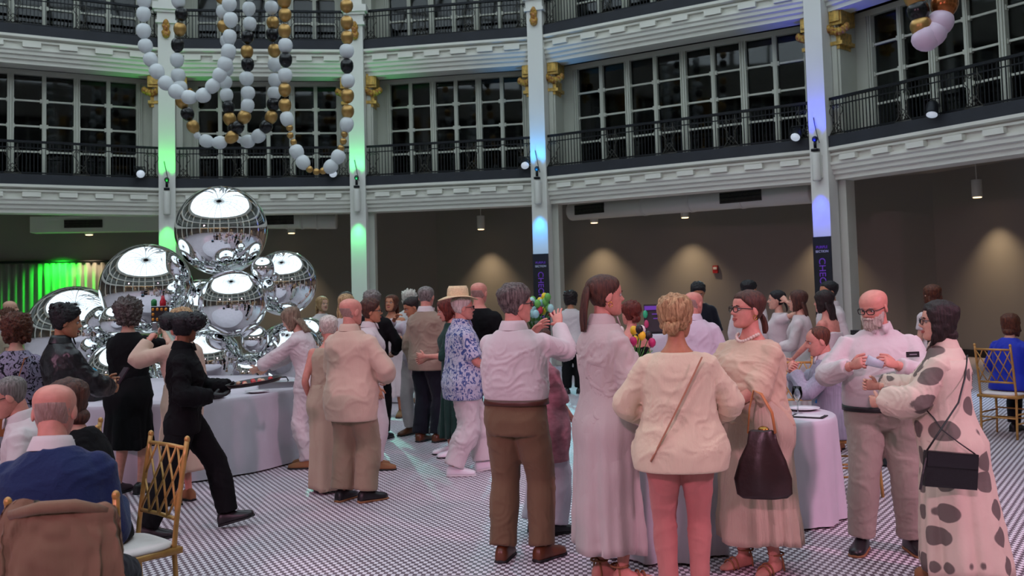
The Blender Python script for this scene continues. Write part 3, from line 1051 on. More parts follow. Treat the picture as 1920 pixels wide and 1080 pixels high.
    if beard:
        mb = MB()
        V, F = hair_cap(lambda z, a: (.10 + .10 * taper(-.3 - z, .5)) if (z < -.36 + .25 * max(0, a - .6) and a < 1.45) else 0, sd + 3, .3, 5)
        mb.add(HP(V), F)
        t = np.linspace(0, 1, 10)
        mb.ell(HP((0, .64, -1.05)), (.034, .022, .066), 14, 10, Rh)
        gb = random.Random(sd)
        for q in range(26):
            xo = gb.uniform(-.36, .36)
            mb.tube(HP(np.stack([xo * (1 - .35 * t), .72 - .10 * abs(xo) - .05 * t + .03 * np.sin(q * 3 + t * 3), -.70 - (1.05 - 1.5 * abs(xo)) * t], 1)), np.stack([.011 * (1.2 - 1.1 * t), .009 * (1.2 - 1.1 * t)], 1), 7)
        mb.tube(HP([(-.27, .76, -.50), (-.14, .87, -.40), (0, .90, -.385), (.14, .87, -.40), (.27, .76, -.50)]), .009, 7)
        mb.build('beard', hair_mat('beard'), root, True)
    if earrings:
        for s in (-1, 1):
            t = np.linspace(0, 2 * pi, 17)
            e = MB(); e.tube(HP(np.stack([t * 0 + s * .74, -.05 + .10 * np.sin(t), -.42 + .12 * np.cos(t)], 1)), .0022, 5); e.build('earring', M('gold jewellery', '#c9973f', .25, .9), root, True)
    # garments
    if gloves is not None:
        gl.build('gloves', gloves, root, True)

    def sleeve_prof(sl, loose, add):
        return lambda t: add + loose * np.clip(t * .8, .3, 1)
    tp = dress or top
    if tp:
        mb = MB()
        hem, nk = tp.get('hem', .86), tp.get('neck', 1.455)
        inf = tp.get('inf', .022)
        zz = np.concatenate([np.arange(hem, nk - .02, .045), [nk]]) if not dress else np.concatenate([np.arange(.90, nk - .02, .045), [nk]])
        fl = tp.get('boxy', 0.0)
        rings = []
        for z in zz:
            q = inf + fl * np.clip((1.28 - z) / .35, 0, 1) * .05
            if z < .86 and not tp.get('tuck'): q += (.86 - z) * .06
            if tp.get('tuck'): q = .012 + (q - .012) * np.clip((z - hem) / .09, 0, 1) ** .6
            rings.append(ring(max(z, .70), q, 32) + (np.array([0, 0, z - .70]) if z < .70 else 0))
        mb.loft(rings)
        sl = tp.get('sleeve', 1.9)
        if sl > 0:
            for s in (1, -1):
                lo = tp.get('loose', .013)
                limb(mb, arms[s], prof, 0, sl, (lambda t, lo=lo: .011 + lo * np.clip(t, .25, 1.0)), 16, 19, 1 + (fat - 1) * .5)
                mb.ell(arms[s][0] + np.array([0, 0, -.004]), (.066 * (.9 if fem else 1),) * 3, 12, 8)
        nm = 'dress' if dress else tp.get('name', 'shirt')
        g = grow(nm, mb, tp['mat'], root, vox, tp.get('smooth', 5), folds(sd, tp.get('fold', .006), 3.2, 4.0, hem + .02 if top else .5, 1.40))
        if dress:
            # skirt: one lofted sheet with deep folds towards the hem
            z1, hm, fw_, nf = dress.get('zm', .86) + .2, dress['hem'], dress['flare'], dress.get('nf', 9)
            th = np.arange(96) * 2 * pi / 96
            rg = []
            g_ = np.random.RandomState(sd); ph = g_.uniform(0, 6.28, 4)
            for t in np.linspace(0, 1, 26):
                z = z1 + (hm - z1) * t
                base = ring(max(z, .74), inf + .004, 96)
                c = base.mean(0)
                d2 = base - c
                rr = np.linalg.norm(d2[:, :2], axis=1)
                tgt = fw_
                zm = dress.get('zm', .86); mixw = np.clip((zm - z) / max(.05, zm - hm), 0, 1)
                nr = rr * (1 - mixw) + (rr * .35 + tgt * .65) * mixw
                nr = nr + dress.get('amp', .02) * mixw * (np.sin(nf * th + ph[0] + 1.2 * np.sin(2 * th + ph[1])) + .5 * np.sin((nf * 2 + 1) * th + ph[2]))
                q = c + d2 / rr[:, None] * nr[:, None]
                q[:, 2] = z + .012 * mixw * np.sin(3 * th + ph[3])
                q[:, 1] += dress.get('trail', 0.0) * mixw
                rg.append(q)
            sk = MB().loft(rg, cap=False)
            so = sk.build('skirt', dress.get('skirtmat', dress['mat']), root, True)
            sol = so.modifiers.new('thick', 'SOLIDIFY'); sol.thickness = .004
            BAKE.append((so, folds(sd + 60, .007, 2.6, 1.3)))
    if collar is not None:
        rg = [ring(z, 0, 32) for z in ()]
        mb = MB()
        ci, a_, _ = spine(1.465)
        th = np.arange(28) * 2 * pi / 28
        q0, q1 = (.074, .080) if not fem else (.064, .07)
        R_ = rotm('X', -lean * .9)
        rows = []
        for r, z in ((q1 + .018, -.012), (q1 + .006, .024), (q0 + .002, .047), (q0 - .006, .049), (q0 - .012, .01)):
            P = np.stack([np.sin(th) * r, np.cos(th) * r * 1.02 - .008, z + .0 * th - .022 * np.clip(np.cos(th), 0, 1)], 1)
            rows.append(P @ R_.T + ci)
        mb.loft(rows, False)
        for s in (-1, 1):
            mb.loft([np.array([(s * .012, q1 + .006, .020), (s * .060, q1 - .012, .030), (s * .048, q1 + .014, -.026), (s * .026, q1 + .020, -.034)]) @ R_.T + ci + o_ for o_ in (np.zeros(3), np.array([0, .006, .0]))])
        mb.build('collar', collar, root, True)
    if bottom:
        mb = MB()
        lo = bottom.get('loose', .016)
        zz = np.arange(.80, bottom.get('rise', 1.0), .045)
        if hip[2] < .8: zz = np.arange(.86, 1.0, .045)
        mb.loft([ring(z, .014, 28) for z in zz])
        for s in (1, -1):
            P = legs[s][:3]
            limb(mb, P, LEG_M, 0, bottom.get('to', 1.97), (lambda t, lo=lo: .010 + lo * np.interp(t, [0, .5, 1, 1.6, 2], [.5, .8, 1.1, 1.5, 1.8])), 18, 23, (1 + (fat - 1) * .4) * (.96 if fem else 1))
        grow(bottom.get('name', 'trousers'), mb, bottom['mat'], root, vox, 4, folds(sd + 40, bottom.get('fold', .005), 3.0, 3.4))
    if belt is not None:
        MB().loft([ring(z, q, 40) for z, q in ((beltz - .018, .020), (beltz - .016, .031), (beltz + .018, .031), (beltz + .02, .020))], False).build('belt', belt, root, True)
    if shoes:
        for s in (1, -1):
            Lg = legs[s]
            smat = shoes['mat']
            nm = shoes.get('name', 'shoe')
            mb = MB()
            pos = (Lg[5], Lg[6], Lg[7])
            if shoes.get('kind') == 'sandal':
                R = rotm('Z', Lg[3])
                for yy, hh in ((.09, .068), (.125, .058), (-.03, .115)):
                    th = np.linspace(0, pi, 11)
                    mb.tube((np.stack([.046 * np.cos(th), np.full(11, yy), hh * np.sin(th) * .95 + .004], 1)) @ R.T + np.array(pos), .006, 6)
                th = np.linspace(0, 2 * pi, 17)
                mb.tube((np.stack([.046 * np.cos(th), -.015 + .05 * np.sin(th), .105 + 0 * th], 1)) @ R.T + np.array(pos), .006, 6)
                mb.build(nm, smat, root, True)
            else:
                foot(mb, pos, Lg[3], 1.0, .008, Lg[4], 0, .012, shoes.get('top', 1.0))
                so = mb.build(nm, smat, root, True)
                mb = MB(); foot(mb, pos, Lg[3], 1.02, .011, Lg[4], 0, 0, .18)
                mb.build('sole', shoes.get('sole', BLACK), so, True)
    return root


def bake():
    dg = bpy.context.evaluated_depsgraph_get()
    for o, post in BAKE:
        me = bpy.data.meshes.new_from_object(o.evaluated_get(dg), preserve_all_data_layers=False, depsgraph=dg)
        o.modifiers.clear()
        old = o.data
        if post:
            post(me)
        me.name = old.name
        o.data = me
        if len(me.materials) == 0 and len(old.materials): me.materials.append(old.materials[0])
    BAKE.clear()


def held(name, root, label=None, cat=None, group=None):
    """an Empty that shares a person's frame, for things carried by that person"""
    o = empty(name, root.location, root.rotation_euler[2], label, cat, group)
    o.scale = root.scale
    return o
# ------------------------------------------------------------------ people: the guests
D = rad
WH = cloth('white cotton', '#c8bfbf'); WH2 = cloth('white gauze', '#b8aca8', bscale=(40, 40, 7)); CREAM = cloth('cream knit', '#d3c3a8', bscale=(50, 50, 14), bump=.5)
BEIGE = cloth('beige silk', '#c3ab93', .6); TULLE = cloth('beige tulle', '#b9a592', bscale=(60, 60, 4), bump=.7)
KHAKI = cloth('brown khaki', '#6b5540'); TAN = cloth('tan cotton', '#94806c'); STONE = cloth('stone cotton', '#9c9186')
ROSE = cloth('rose denim', '#b4726c'); INK = cloth('black cloth', '#08080b', bump=.5, sheen=0.0); NAVYC = cloth('navy wool', '#1c2b52', bscale=(70, 70, 70)); DKNAVY = cloth('dark navy', '#12141f')
SANDSH = cloth('sand shirt', '#c4ab98'); OAT = cloth('oat crepe', '#a89a85'); LILAC = cloth('pale lilac jacket', '#c4bac4'); BLAZ = cloth('beige blazer', '#8f7d6d')
GREEN = cloth('dark green', '#16352e'); GREYS = cloth('pale grey seersucker', '#8f8f9d', vscale=(90, 90, 3), var=.12); ROYAL = cloth('royal blue satin', '#1c2fae', .5); PLUM = cloth('pink plaid', '#a06a74', vscale=(14, 14, 30), var=.2)
FLOR = pattern_cloth('blue floral shirt', '#b4b6c6', '#3f5188', 'floral'); FLOB = pattern_cloth('black floral blouse', '#8d869c', '#15141c', 'floral')
DOTS = pattern_cloth('cream coat with grey dots', '#cfbfae', '#6d655f', 'dots'); STRP = pattern_cloth('black and white stripes', '#15151a', '#c8c4cc', 'vstripes')
BRSH = M('brown shoe leather', '#5a3019', .35); DKSH = M('dark shoe leather', '#1d1a1e', .4); WSH = M('white sneaker', '#dedbe0', .5); TSH = M('tan suede', '#8a5f3d', .8); WSOLE = M('white rubber', '#c9c6c6', .6)
OLIV = cloth('olive green', '#3a4022')
LEATJ = M('black leather jacket', '#121116', .38, bump=.3, bscale=(40, 40, 20), spec=.5)
GLOVE = M('black glove', '#0d0d11', .6)

# --- the group in front
p_point = person('man in white shirt and brown trousers raising his arm, back turned', 3.97, -2.44, D(-20), 1.78, fat=1.1, skin='pink', hair=('thick', 'saltpepper'), head=(D(-42), 0),
    wr=(.15, .45, 1.47), er=(.55, .1, -.8), wl=(-.03, .40, 1.40), el=(-.4, .2, -.9), curl=(.12, .3), fingers=(.3, .25), pn=((-.2, .9, .3), (.9, .2, .2)), top=dict(mat=WH, hem=.985, tuck=1, sleeve=1.88, fold=.009, boxy=.5), bottom=dict(mat=KHAKI, loose=.020, rise=1.03), beltz=1.0, belt=M('brown belt', '#4a2318', .4),
    shoes=dict(mat=BRSH), collar=WH, glasses=True, feet=((.13, .06, -.35), (-.11, -.02, .15)), vox=.010)
p_pony = person('tall woman with long brown ponytail in a pale ankle-length tunic', 4.52, -2.89, D(-68), 1.83, 'f', 1.12, 'pink', ('ponytail', 'brown'), head=(D(-4), 0),
    wr=(.12, .27, 1.00), er=(.6, -.5, -.5), wl=(-.12, .30, 1.04), dress=dict(mat=WH2, hem=.19, zm=1.08, flare=.225, sleeve=1.8, loose=.034, nf=6, amp=.018, fold=.009, inf=.030), collar=WH2, shoes=dict(mat=TSH, kind='sandal', name='sandal'), face=True, earrings=True, vox=.010, feet=((.08, .03, -.1), (-.08, -.02, .1)))
p_blonde = person('blonde woman in cream sweater and rose pink trousers, back turned', 4.88, -3.41, D(-4), 1.69, 'f', 1.12, 'tan', ('updo', 'blonde'), head=(D(-22), 0),
    wr=(.17, .24, 1.03), er=(.95, -.5, -.4), wl=(-.17, .24, 1.03), el=(-.95, -.5, -.4), top=dict(mat=CREAM, hem=.775, sleeve=1.85, loose=.028, boxy=.9, inf=.026, neck=1.425, name='sweater', fold=.007), bottom=dict(mat=ROSE, loose=.001), shoes=dict(mat=TSH), vox=.010, feet=((.085, 0, -.1), (-.085, 0, .1)))
p_neck = person('woman in glasses and beige dress with necklace, brown handbag on her arm', 5.44, -2.70, D(128), 1.71, 'f', 1.34, 'pink', ('lowpony', 'brown'), head=(D(-22), D(2)),
    wl=(-.02, .33, 1.02), el=(-.75, -.3, -.6), wr=(.10, .36, 1.06), er=(.7, -.4, -.6), dress=dict(mat=BEIGE, skirtmat=TULLE, hem=.19, flare=.275, sleeve=1.12, loose=.045, nf=13, amp=.012, neck=1.425, inf=.030, fold=.008), shoes=dict(mat=TSH, kind='sandal', name='sandal'), glasses=True, face=True, earrings=True, vox=.010, curl=(.6, .6))
p_beard = person('bald man with long grey beard and glasses in white shirt', 6.35, -2.34, D(166), 1.70, fat=1.32, skin='pink', hair=('bald', 'bald'), head=(D(-36), D(-16)), beard=True, glasses=True, face=True,
    wr=(.20, .30, 1.24), er=(.8, -.1, -.7), wl=(-.06, .36, 1.25), el=(-.8, -.1, -.7), curl=(.9, .8), pn=((-.8, .2, .1), (.8, .2, .1)), top=dict(mat=WH, hem=.925, tuck=1, sleeve=1.86, boxy=.4, fold=.006), bottom=dict(mat=STONE, loose=.022, rise=.97), beltz=.94, belt=DKSH, collar=WH, shoes=dict(mat=DKSH, sole=TSH), vox=.010, feet=((.17, .04, -.3), (-.14, .0, .3)))
p_polka = person('dark-haired woman in long cream coat with grey polka dots', 6.43, -3.14, D(64), 1.62, 'f', 1.22, 'fair', ('bob', 'dark'), head=(D(14), 0), glasses=True, face=True,
    wl=(-.10, .36, 1.12), el=(-.8, -.4, -.6), wr=(.08, .40, 1.2), dress=dict(mat=DOTS, hem=.13, zm=1.18, flare=.31, sleeve=1.85, loose=.045, nf=6, amp=.020, inf=.032, trail=-.05, fold=.008), collar=DOTS, bottom=dict(mat=KHAKI, loose=.006), shoes=dict(mat=TSH, name='boot', top=1.5), vox=.010, curl=(.6, .7))

# --- left side
p_wait = person('waiter in black with two hair puffs striding along with a tray', 1.44, -1.55, D(-78), 1.68, 'f', 1.02, 'brown', ('puffs', 'black'), head=(D(66), 0), gloves=GLOVE,
    wr=(.14, .26, 1.06), er=(.6, -.8, -.3), wl=(-.14, .36, 1.10), el=(-.6, -.8, -.3), pn=((0, 0, 1), (0, 0, 1)), curl=(.25, .25), top=dict(mat=INK, hem=.80, sleeve=1.95, loose=.018, name='jacket', fold=.009), bottom=dict(mat=INK, loose=.022), collar=INK, shoes=dict(mat=DKSH), hip=(0, .03, .90), feet=((.09, -.24, 0), (-.09, .34, 0, .03, .25)), vox=.011)
p_curl = person('woman with curly grey hair in black dress holding up a decorated phone', .41, -.06, D(-14), 1.74, 'f', 1.12, 'fair', ('curly', 'saltpepper'), head=(D(-10), D(5)),
    wr=(.08, .42, 1.42), er=(.9, -.2, -.6), wl=(-.12, .30, 1.15), dress=dict(mat=INK, hem=.42, flare=.22, sleeve=.75, nf=7, amp=.02), shoes=dict(mat=DKSH), vox=.012, curl=(.9, .6))
p_lace = person('fair-haired guest in beige lace sleeves behind the waiter', 1.05, -.48, D(60), 1.66, 'f', 1.0, 'pink', ('updo', 'blonde'), wl=(-.16, .24, 1.46), el=(-.6, -.3, -.7), dress=dict(mat=SANDSH, hem=.3, flare=.2, sleeve=1.9, loose=.03), shoes=dict(mat=TSH), vox=.014, curl=(.5, .9))
p_leat = person('guest with dark pinned-up curls in a black leather jacket', .51, -1.48, D(-38), 1.72, 'f', 1.06, 'tan', ('bunup', 'black'), head=(D(-22), D(-8)), face=True,
    wr=(.08, .36, 1.08), wl=(-.05, .38, 1.12), er=(.7, -.5, -.5), top=dict(mat=LEATJ, hem=.82, sleeve=1.92, loose=.022, name='jacket', fold=.010), bottom=dict(mat=INK), collar=LEATJ, shoes=dict(mat=DKSH), vox=.012, curl=(.8, .8))
p_flor = person('woman with curly auburn hair in a black and lilac floral blouse', .0, -1.19, D(6), 1.64, 'f', 1.12, 'fair', ('curly', 'auburn'), wr=(.12, .30, 1.05), wl=(-.14, .28, 1.05), top=dict(mat=FLOB, hem=.88, sleeve=1.5, loose=.035, boxy=.6, name='blouse'), dress=None, bottom=dict(mat=STRP, loose=.03), shoes=dict(mat=DKSH), vox=.012)
person('white-haired man in front of the green curtain', -4.12, 6.1, D(-70), 1.79, hair=('bald', 'bald'), top=dict(mat=WH, hem=.86), bottom=dict(mat=STONE), collar=WH, shoes=dict(mat=BRSH), vox=.018)
p_bghat = person('guest in olive bucket hat in front of the green curtain', -3.55, 6.25, D(150), 1.76, hair=('short', 'grey'), top=dict(mat=OLIV, hem=.86), bottom=dict(mat=STONE), shoes=dict(mat=BRSH), vox=.018)
person('short guest with auburn hair in front of the green curtain', -3.86, 5.6, D(120), 1.64, 'f', hair=('curly', 'auburn'), dress=dict(mat=OAT, hem=.4, flare=.2, sleeve=.8), shoes=dict(mat=BRSH), vox=.018)
SEAT = dict(hip=(0, .06, .595), feet=((.13, .40, 0), (-.13, .38, 0)))
p_navy = person('seated bald man in navy sweater seen from behind', 2.11, -4.76, D(6), 1.75, fat=1.16, skin='pink', hair=('bald', 'bald'), lean=.16, side=-.10, head=(D(8), D(-6)), wr=(.14, .36, .84), wl=(-.14, .36, .84), er=(.25, -.9, -.5), el=(-.25, -.9, -.5), top=dict(mat=NAVYC, hem=.88, sleeve=1.9, loose=.022, boxy=.5, name='sweater', fold=.005), bottom=dict(mat=DKNAVY), collar=WH, shoes=dict(mat=DKSH), vox=.010, **SEAT)
p_blk = person('seated woman with brown bob in a black cardigan', 1.86, -3.78, D(84), 1.68, 'f', 1.22, 'fair', ('bob', 'brown'), lean=.22, head=(D(20), D(-4)), wr=(.2, .36, .82), wl=(-.2, .36, .82), top=dict(mat=INK, hem=.86, sleeve=1.9, loose=.026, boxy=.6, name='cardigan'), bottom=dict(mat=INK, loose=.03), shoes=dict(mat=DKSH), vox=.011, **SEAT)
p_left = person('seated man with grey hair and glasses at the picture edge', 1.22, -3.06, D(112), 1.66, fat=1.12, skin='pink', hair=('receding', 'grey'), glasses=True, face=True, beard=False, lean=.25, head=(D(0), D(-12)), wr=(.18, .36, .8), wl=(-.18, .36, .8), top=dict(mat=WH, hem=.88, sleeve=1.9, boxy=.4), bottom=dict(mat=STONE), collar=WH, shoes=dict(mat=BRSH), vox=.011, **SEAT)

# --- centre left
p_bald = person('bald man in sand-coloured shirt and tan trousers, back turned', 2.53, -.57, D(-24), 1.72, fat=1.14, skin='pink', hair=('bald', 'bald'), head=(D(-14), 0), wr=(.20, .24, 1.02), er=(.9, -.5, -.5), wl=(-.14, .28, 1.0), top=dict(mat=SANDSH, hem=.69, sleeve=1.75, loose=.024, boxy=.7, fold=.007), bottom=dict(mat=TAN, loose=.030), collar=SANDSH, shoes=dict(mat=DKSH, sole=TSH), vox=.012, feet=((.12, .02, -.45), (-.1, -.02, .0)))
person('small white-haired woman in a long sleeveless oat dress', 2.25, -.12, D(14), 1.56, 'f', 1.12, 'pink', ('short', 'white'), wl=(-.2, .12, .92), wr=(.1, .3, 1.0), dress=dict(mat=OAT, hem=.04, flare=.22, sleeve=0, nf=6, amp=.015, neck=1.42), shoes=dict(mat=BRSH), vox=.013)
person('woman in white suit leaning over the buffet table', 1.77, 1.08, D(82), 1.66, 'f', 1.0, 'fair', ('long', 'ash'), lean=.28, head=(0, D(-22)), wr=(.08, .60, .98), wl=(-.12, .62, 1.0), er=(.3, -.3, -1), el=(-.3, -.3, -1), curl=(.6, .6), top=dict(mat=WH, hem=.84, sleeve=1.9, loose=.028, name='blouse', fold=.01), bottom=dict(mat=WH, loose=.018, fold=.009), shoes=dict(mat=TSH, name='boot'), vox=.012)
person('brown-haired woman in profile behind the bald man', 2.44, .90, D(-78), 1.69, 'f', 1.0, 'tan', ('thick', 'brown'), face=True, glasses=True, top=dict(mat=WH, hem=.85, sleeve=1.9), bottom=dict(mat=WH), collar=WH, shoes=dict(mat=TSH), vox=.014)
person('grey-haired man in a black suit', 2.14, 2.77, D(-14), 1.78, hair=('thick', 'grey'), skin='tan', wr=(.16, .28, 1.0), er=(.9, -.5, -.5), top=dict(mat=INK, hem=.78, sleeve=1.9, name='jacket'), bottom=dict(mat=INK), collar=WH, shoes=dict(mat=DKSH), vox=.014)
person('blonde woman in white beside the mirror balls', .60, 6.92, D(-130), 1.72, 'f', hair=('long', 'blonde'), face=True, dress=dict(mat=WH, hem=.5, flare=.2, sleeve=1.8), shoes=dict(mat=TSH), vox=.016)
person('dark-haired man in white shirt bending to a blonde woman', 1.13, 6.50, D(70), 1.78, hair=('thick', 'saltpepper'), skin='brown', head=(D(15), D(-20)), top=dict(mat=WH, hem=.82), bottom=dict(mat=WH), collar=WH, shoes=dict(mat=TSH), vox=.016)
person('woman with blonde hair held by a white band', 1.72, 3.30, D(-20), 1.75, 'f', hair=('long', 'blonde'), dress=dict(mat=WH, hem=.4, flare=.22, sleeve=1.7), shoes=dict(mat=TSH), vox=.016)
person('smiling woman with auburn fringe in white sleeveless dress', 2.06, 4.85, D(172), 1.72, 'f', skin='tan', hair=('long', 'auburn'), face=True, head=(D(-10), D(8)), wr=(.1, .30, 1.12), wl=(-.1, .3, 1.15), dress=dict(mat=WH, hem=.3, flare=.24, sleeve=0, neck=1.37), shoes=dict(mat=TSH), vox=.016)
person('white-haired woman in short white dress by the tall table', 2.10, 6.40, D(-5), 1.76, 'f', 1.12, 'tan', ('curly', 'white'), wr=(.12, .32, 1.1), wl=(-.18, .25, 1.1), dress=dict(mat=WH, hem=.55, flare=.2, sleeve=.5), shoes=dict(mat=TSH), vox=.016, feet=((.08, .05, -.2), (-.08, -.05, .2)))
person('man in pale lace jacket lifting a hand to his face', 2.62, 3.12, D(150), 1.70, skin='tan', hair=('short', 'dark'), head=(D(-35), D(-22)), face=True, wr=(.10, .30, 1.46), er=(.8, 0, -.7), top=dict(mat=LILAC, hem=.82, sleeve=1.88, name='jacket'), bottom=dict(mat=WH), collar=WH, shoes=dict(mat=BRSH), vox=.014)
person('balding man in beige blazer and navy trousers, back turned', 2.82, 2.52, D(-32), 1.82, fat=1.1, skin='pink', hair=('receding', 'grey'), head=(D(20), 0), wr=(.20, .18, .92), er=(.8, -.6, -.3), top=dict(mat=BLAZ, hem=.80, sleeve=1.9, boxy=.5, name='blazer', fold=.010), bottom=dict(mat=DKNAVY, loose=.022), collar=WH, shoes=dict(mat=BRSH), vox=.012)
person('red-haired woman in dark green dress looking down', 3.20, 1.55, D(96), 1.69, 'f', 1.0, 'pink', ('long', 'red'), head=(0, D(-20)), face=True, wr=(.1, .3, 1.05), wl=(-.08, .3, 1.1), dress=dict(mat=GREEN, hem=.22, flare=.21, sleeve=1.2), shoes=dict(mat=WSH), vox=.013)
p_hat = person('man in straw hat and blue floral shirt walking past', 3.36, .55, D(-74), 1.73, fat=1.1, skin='pink', hair=('short', 'white'), face=True, glasses=True, wr=(.12, .36, 1.06), er=(.5, -.8, -.5), wl=(-.15, .25, .95), top=dict(mat=FLOR, hem=.74, sleeve=.82, loose=.045, boxy=.9, inf=.03), bottom=dict(mat=WH, loose=.030, fold=.010), collar=FLOR, shoes=dict(mat=WSH, sole=WSOLE, name='sneaker'), hip=(0, .03, .91), feet=((.10, -.10, -.2), (-.08, .22, .1, .0, .1)), vox=.012)
person('tall bald man dressed in black behind the straw hat', 3.46, 2.18, D(-18), 1.85, fat=1.12, skin='pink', hair=('bald', 'bald'), top=dict(mat=INK, hem=.84, sleeve=.9), bottom=dict(mat=INK, loose=.02), shoes=dict(mat=DKSH), vox=.014)
person('small woman in pink plaid tunic and pale trousers half hidden', 4.13, -1.74, D(-52), 1.47, 'f', 1.15, 'pink', ('short', 'brown'), wr=(.10, .26, .95), wl=(-.1, .26, .95), top=dict(mat=PLUM, hem=.62, sleeve=1.0, loose=.035, boxy=1.2, name='tunic'), bottom=dict(mat=LILAC, loose=.04), shoes=dict(mat=DKSH), vox=.013)
p_teal = person('woman with short dark curls in white top and black trousers far behind', 4.67, 7.26, D(-10), 1.68, 'f', 1.15, 'tan', ('curly', 'dark'), wl=(-.2, .12, 1.0), top=dict(mat=WH, hem=.85, sleeve=.6, boxy=.5), bottom=dict(mat=INK, loose=.02), shoes=dict(mat=DKSH), vox=.016)
person('woman with dark red updo and bare shoulders', 5.02, .55, D(28), 1.60, 'f', 1.1, 'pink', ('updo', 'red'), dress=dict(mat=INK, hem=.2, flare=.22, sleeve=0, neck=1.27, inf=.02), shoes=dict(mat=DKSH), vox=.013)
# --- right side
person('bald man in pale lilac jacket, back turned', 5.62, .62, D(-18), 1.69, fat=1.18, skin='pink', hair=('bald', 'bald'), head=(D(-20), D(-5)), wr=(.18, .26, 1.05), top=dict(mat=LILAC, hem=.76, sleeve=1.9, boxy=.6, name='jacket'), bottom=dict(mat=STONE), collar=LILAC, shoes=dict(mat=BRSH), vox=.012)
person('black-haired man in dark blue shirt looking down', 6.30, 4.4, D(165), 1.79, skin='tan', hair=('thick', 'black'), head=(D(10), D(-25)), face=True, beard=False, top=dict(mat=DKNAVY, hem=.84, sleeve=1.0), bottom=dict(mat=INK), shoes=dict(mat=DKSH), vox=.015)
person('man with short dark hair behind the woman in glasses', 6.80, 3.55, D(-50), 1.79, skin='tan', hair=('short', 'black'), face=True, top=dict(mat=WH, hem=.84), bottom=dict(mat=INK), collar=WH, shoes=dict(mat=DKSH), vox=.015)
person('dark-haired woman in white with a hand behind her head', 7.00, 2.88, D(75), 1.66, 'f', skin='fair', hair=('lowpony', 'black'), face=True, wl=(-.13, -.10, 1.60), el=(-.5, -1, .25), curl=(.4, .6), dress=dict(mat=WH, hem=.3, flare=.22, sleeve=.5), shoes=dict(mat=TSH), vox=.015)
person('brown-haired woman in white top holding sunglasses', 7.00, 1.95, D(70), 1.66, 'f', skin='fair', hair=('long', 'brown'), face=True, wl=(-.1, .3, 1.1), wr=(.1, .3, 1.1), dress=dict(mat=WH, hem=.4, flare=.22, sleeve=1.6), shoes=dict(mat=TSH), vox=.014)
person('woman with long dark hair in strapless white dress leaning in', 7.16, 1.36, D(48), 1.66, 'f', 1.0, 'pink', ('long', 'dark'), lean=.12, wl=(-.16, .42, .95), el=(-.6, -.6, -.4), dress=dict(mat=WH, hem=.3, flare=.22, sleeve=0, neck=1.27), shoes=dict(mat=TSH), vox=.014)
person('man with dark cropped hair in white shirt by the banner', 7.48, 2.42, D(100), 1.75, skin='tan', hair=('short', 'black'), face=True, top=dict(mat=WH, hem=.82, sleeve=1.85), bottom=dict(mat=STONE), collar=WH, shoes=dict(mat=BRSH), vox=.014)
p_seer = person('seated man in pale grey jacket lifting his hands to his mouth', 6.63, -.62, D(84), 1.72, fat=1.1, skin='pink', hair=('receding', 'auburn'), face=True, lean=.18, head=(D(4), D(-10)), wr=(.02, .40, 1.00), wl=(-.06, .40, 1.02), er=(.6, .1, -.8), el=(-.6, .1, -.8), pn=((-.8, -.3, .3), (.8, -.3, .3)), curl=(.9, .9), top=dict(mat=GREYS, hem=.80, sleeve=1.88, boxy=.6, name='jacket', fold=.010), bottom=dict(mat=WH), collar=WH, shoes=dict(mat=BRSH), vox=.010, **SEAT)
person('woman with long auburn hair behind the polka dot coat', 8.66, 2.45, D(12), 1.68, 'f', hair=('long', 'auburn'), dress=dict(mat=WH, hem=.4, flare=.22, sleeve=.6), shoes=dict(mat=TSH), vox=.015)
p_blue = person('seated woman in shiny royal blue blouse', 9.25, 2.02, D(-50), 1.66, 'f', 1.1, 'fair', ('bob', 'auburn'), lean=.15, face=True, wr=(.15, .36, .8), wl=(-.15, .36, .8), top=dict(mat=ROYAL, hem=.86, sleeve=1.9, loose=.035, boxy=.5, name='blouse'), bottom=dict(mat=DKNAVY), shoes=dict(mat=DKSH), vox=.013, **SEAT)
p_grey = person('seated guest in pale grey at the picture edge', 10.0, 1.30, D(-25), 1.70, 'f', 1.1, 'fair', ('short', 'grey'), lean=.1, wr=(.15, .36, .8), wl=(-.15, .36, .8), top=dict(mat=GREYS, hem=.86, sleeve=1.9, boxy=.5), bottom=dict(mat=DKNAVY), shoes=dict(mat=DKSH), vox=.013, **SEAT)
# ------------------------------------------------------------------ things people wear or carry
def attach(root, name, mb, mat, label, cat, smooth=True, group=None):
    o = mb.build(name, mat, None, smooth)
    o.location = root.location; o.rotation_euler = root.rotation_euler; o.scale = root.scale
    return tag(o, label, cat, group)


# straw hat and bucket hat
h = held('straw_hat', p_hat, 'cream straw hat with a wide brim on the man in floral shirt', 'hat')
STRAW = M('cream straw', '#d9c39a', .8, var=.12, vscale=(60, 60, 90), bump=.5, bscale=(90, 90, 160))
th = np.arange(36) * 2 * pi / 36
cr = [np.stack([np.cos(th) * r, np.sin(th) * r * 1.15 + .0, np.full(36, z)], 1) for r, z in ((.094, 1.70), (.092, 1.74), (.088, 1.78), (.075, 1.81), (.04, 1.80), (.004, 1.795))]
MB().loft(cr, False).build('crown', STRAW, h, True)
br = [np.stack([np.cos(th) * r, np.sin(th) * r * 1.12, z + .02 * np.cos(2 * th) * (r - .09) / .09], 1) for r, z in ((.088, 1.708), (.13, 1.70), (.175, 1.685), (.178, 1.690), (.13, 1.706), (.088, 1.714))]
MB().loft(br, False).build('brim', STRAW, h, True)
h = held('bucket_hat', p_bghat, 'olive bucket hat worn before the green curtain', 'hat')
MB().lathe([(.16, 1.66), (.10, 1.71), (.095, 1.79), (.02, 1.80)], 24).build('crown', OLIV, h, True)

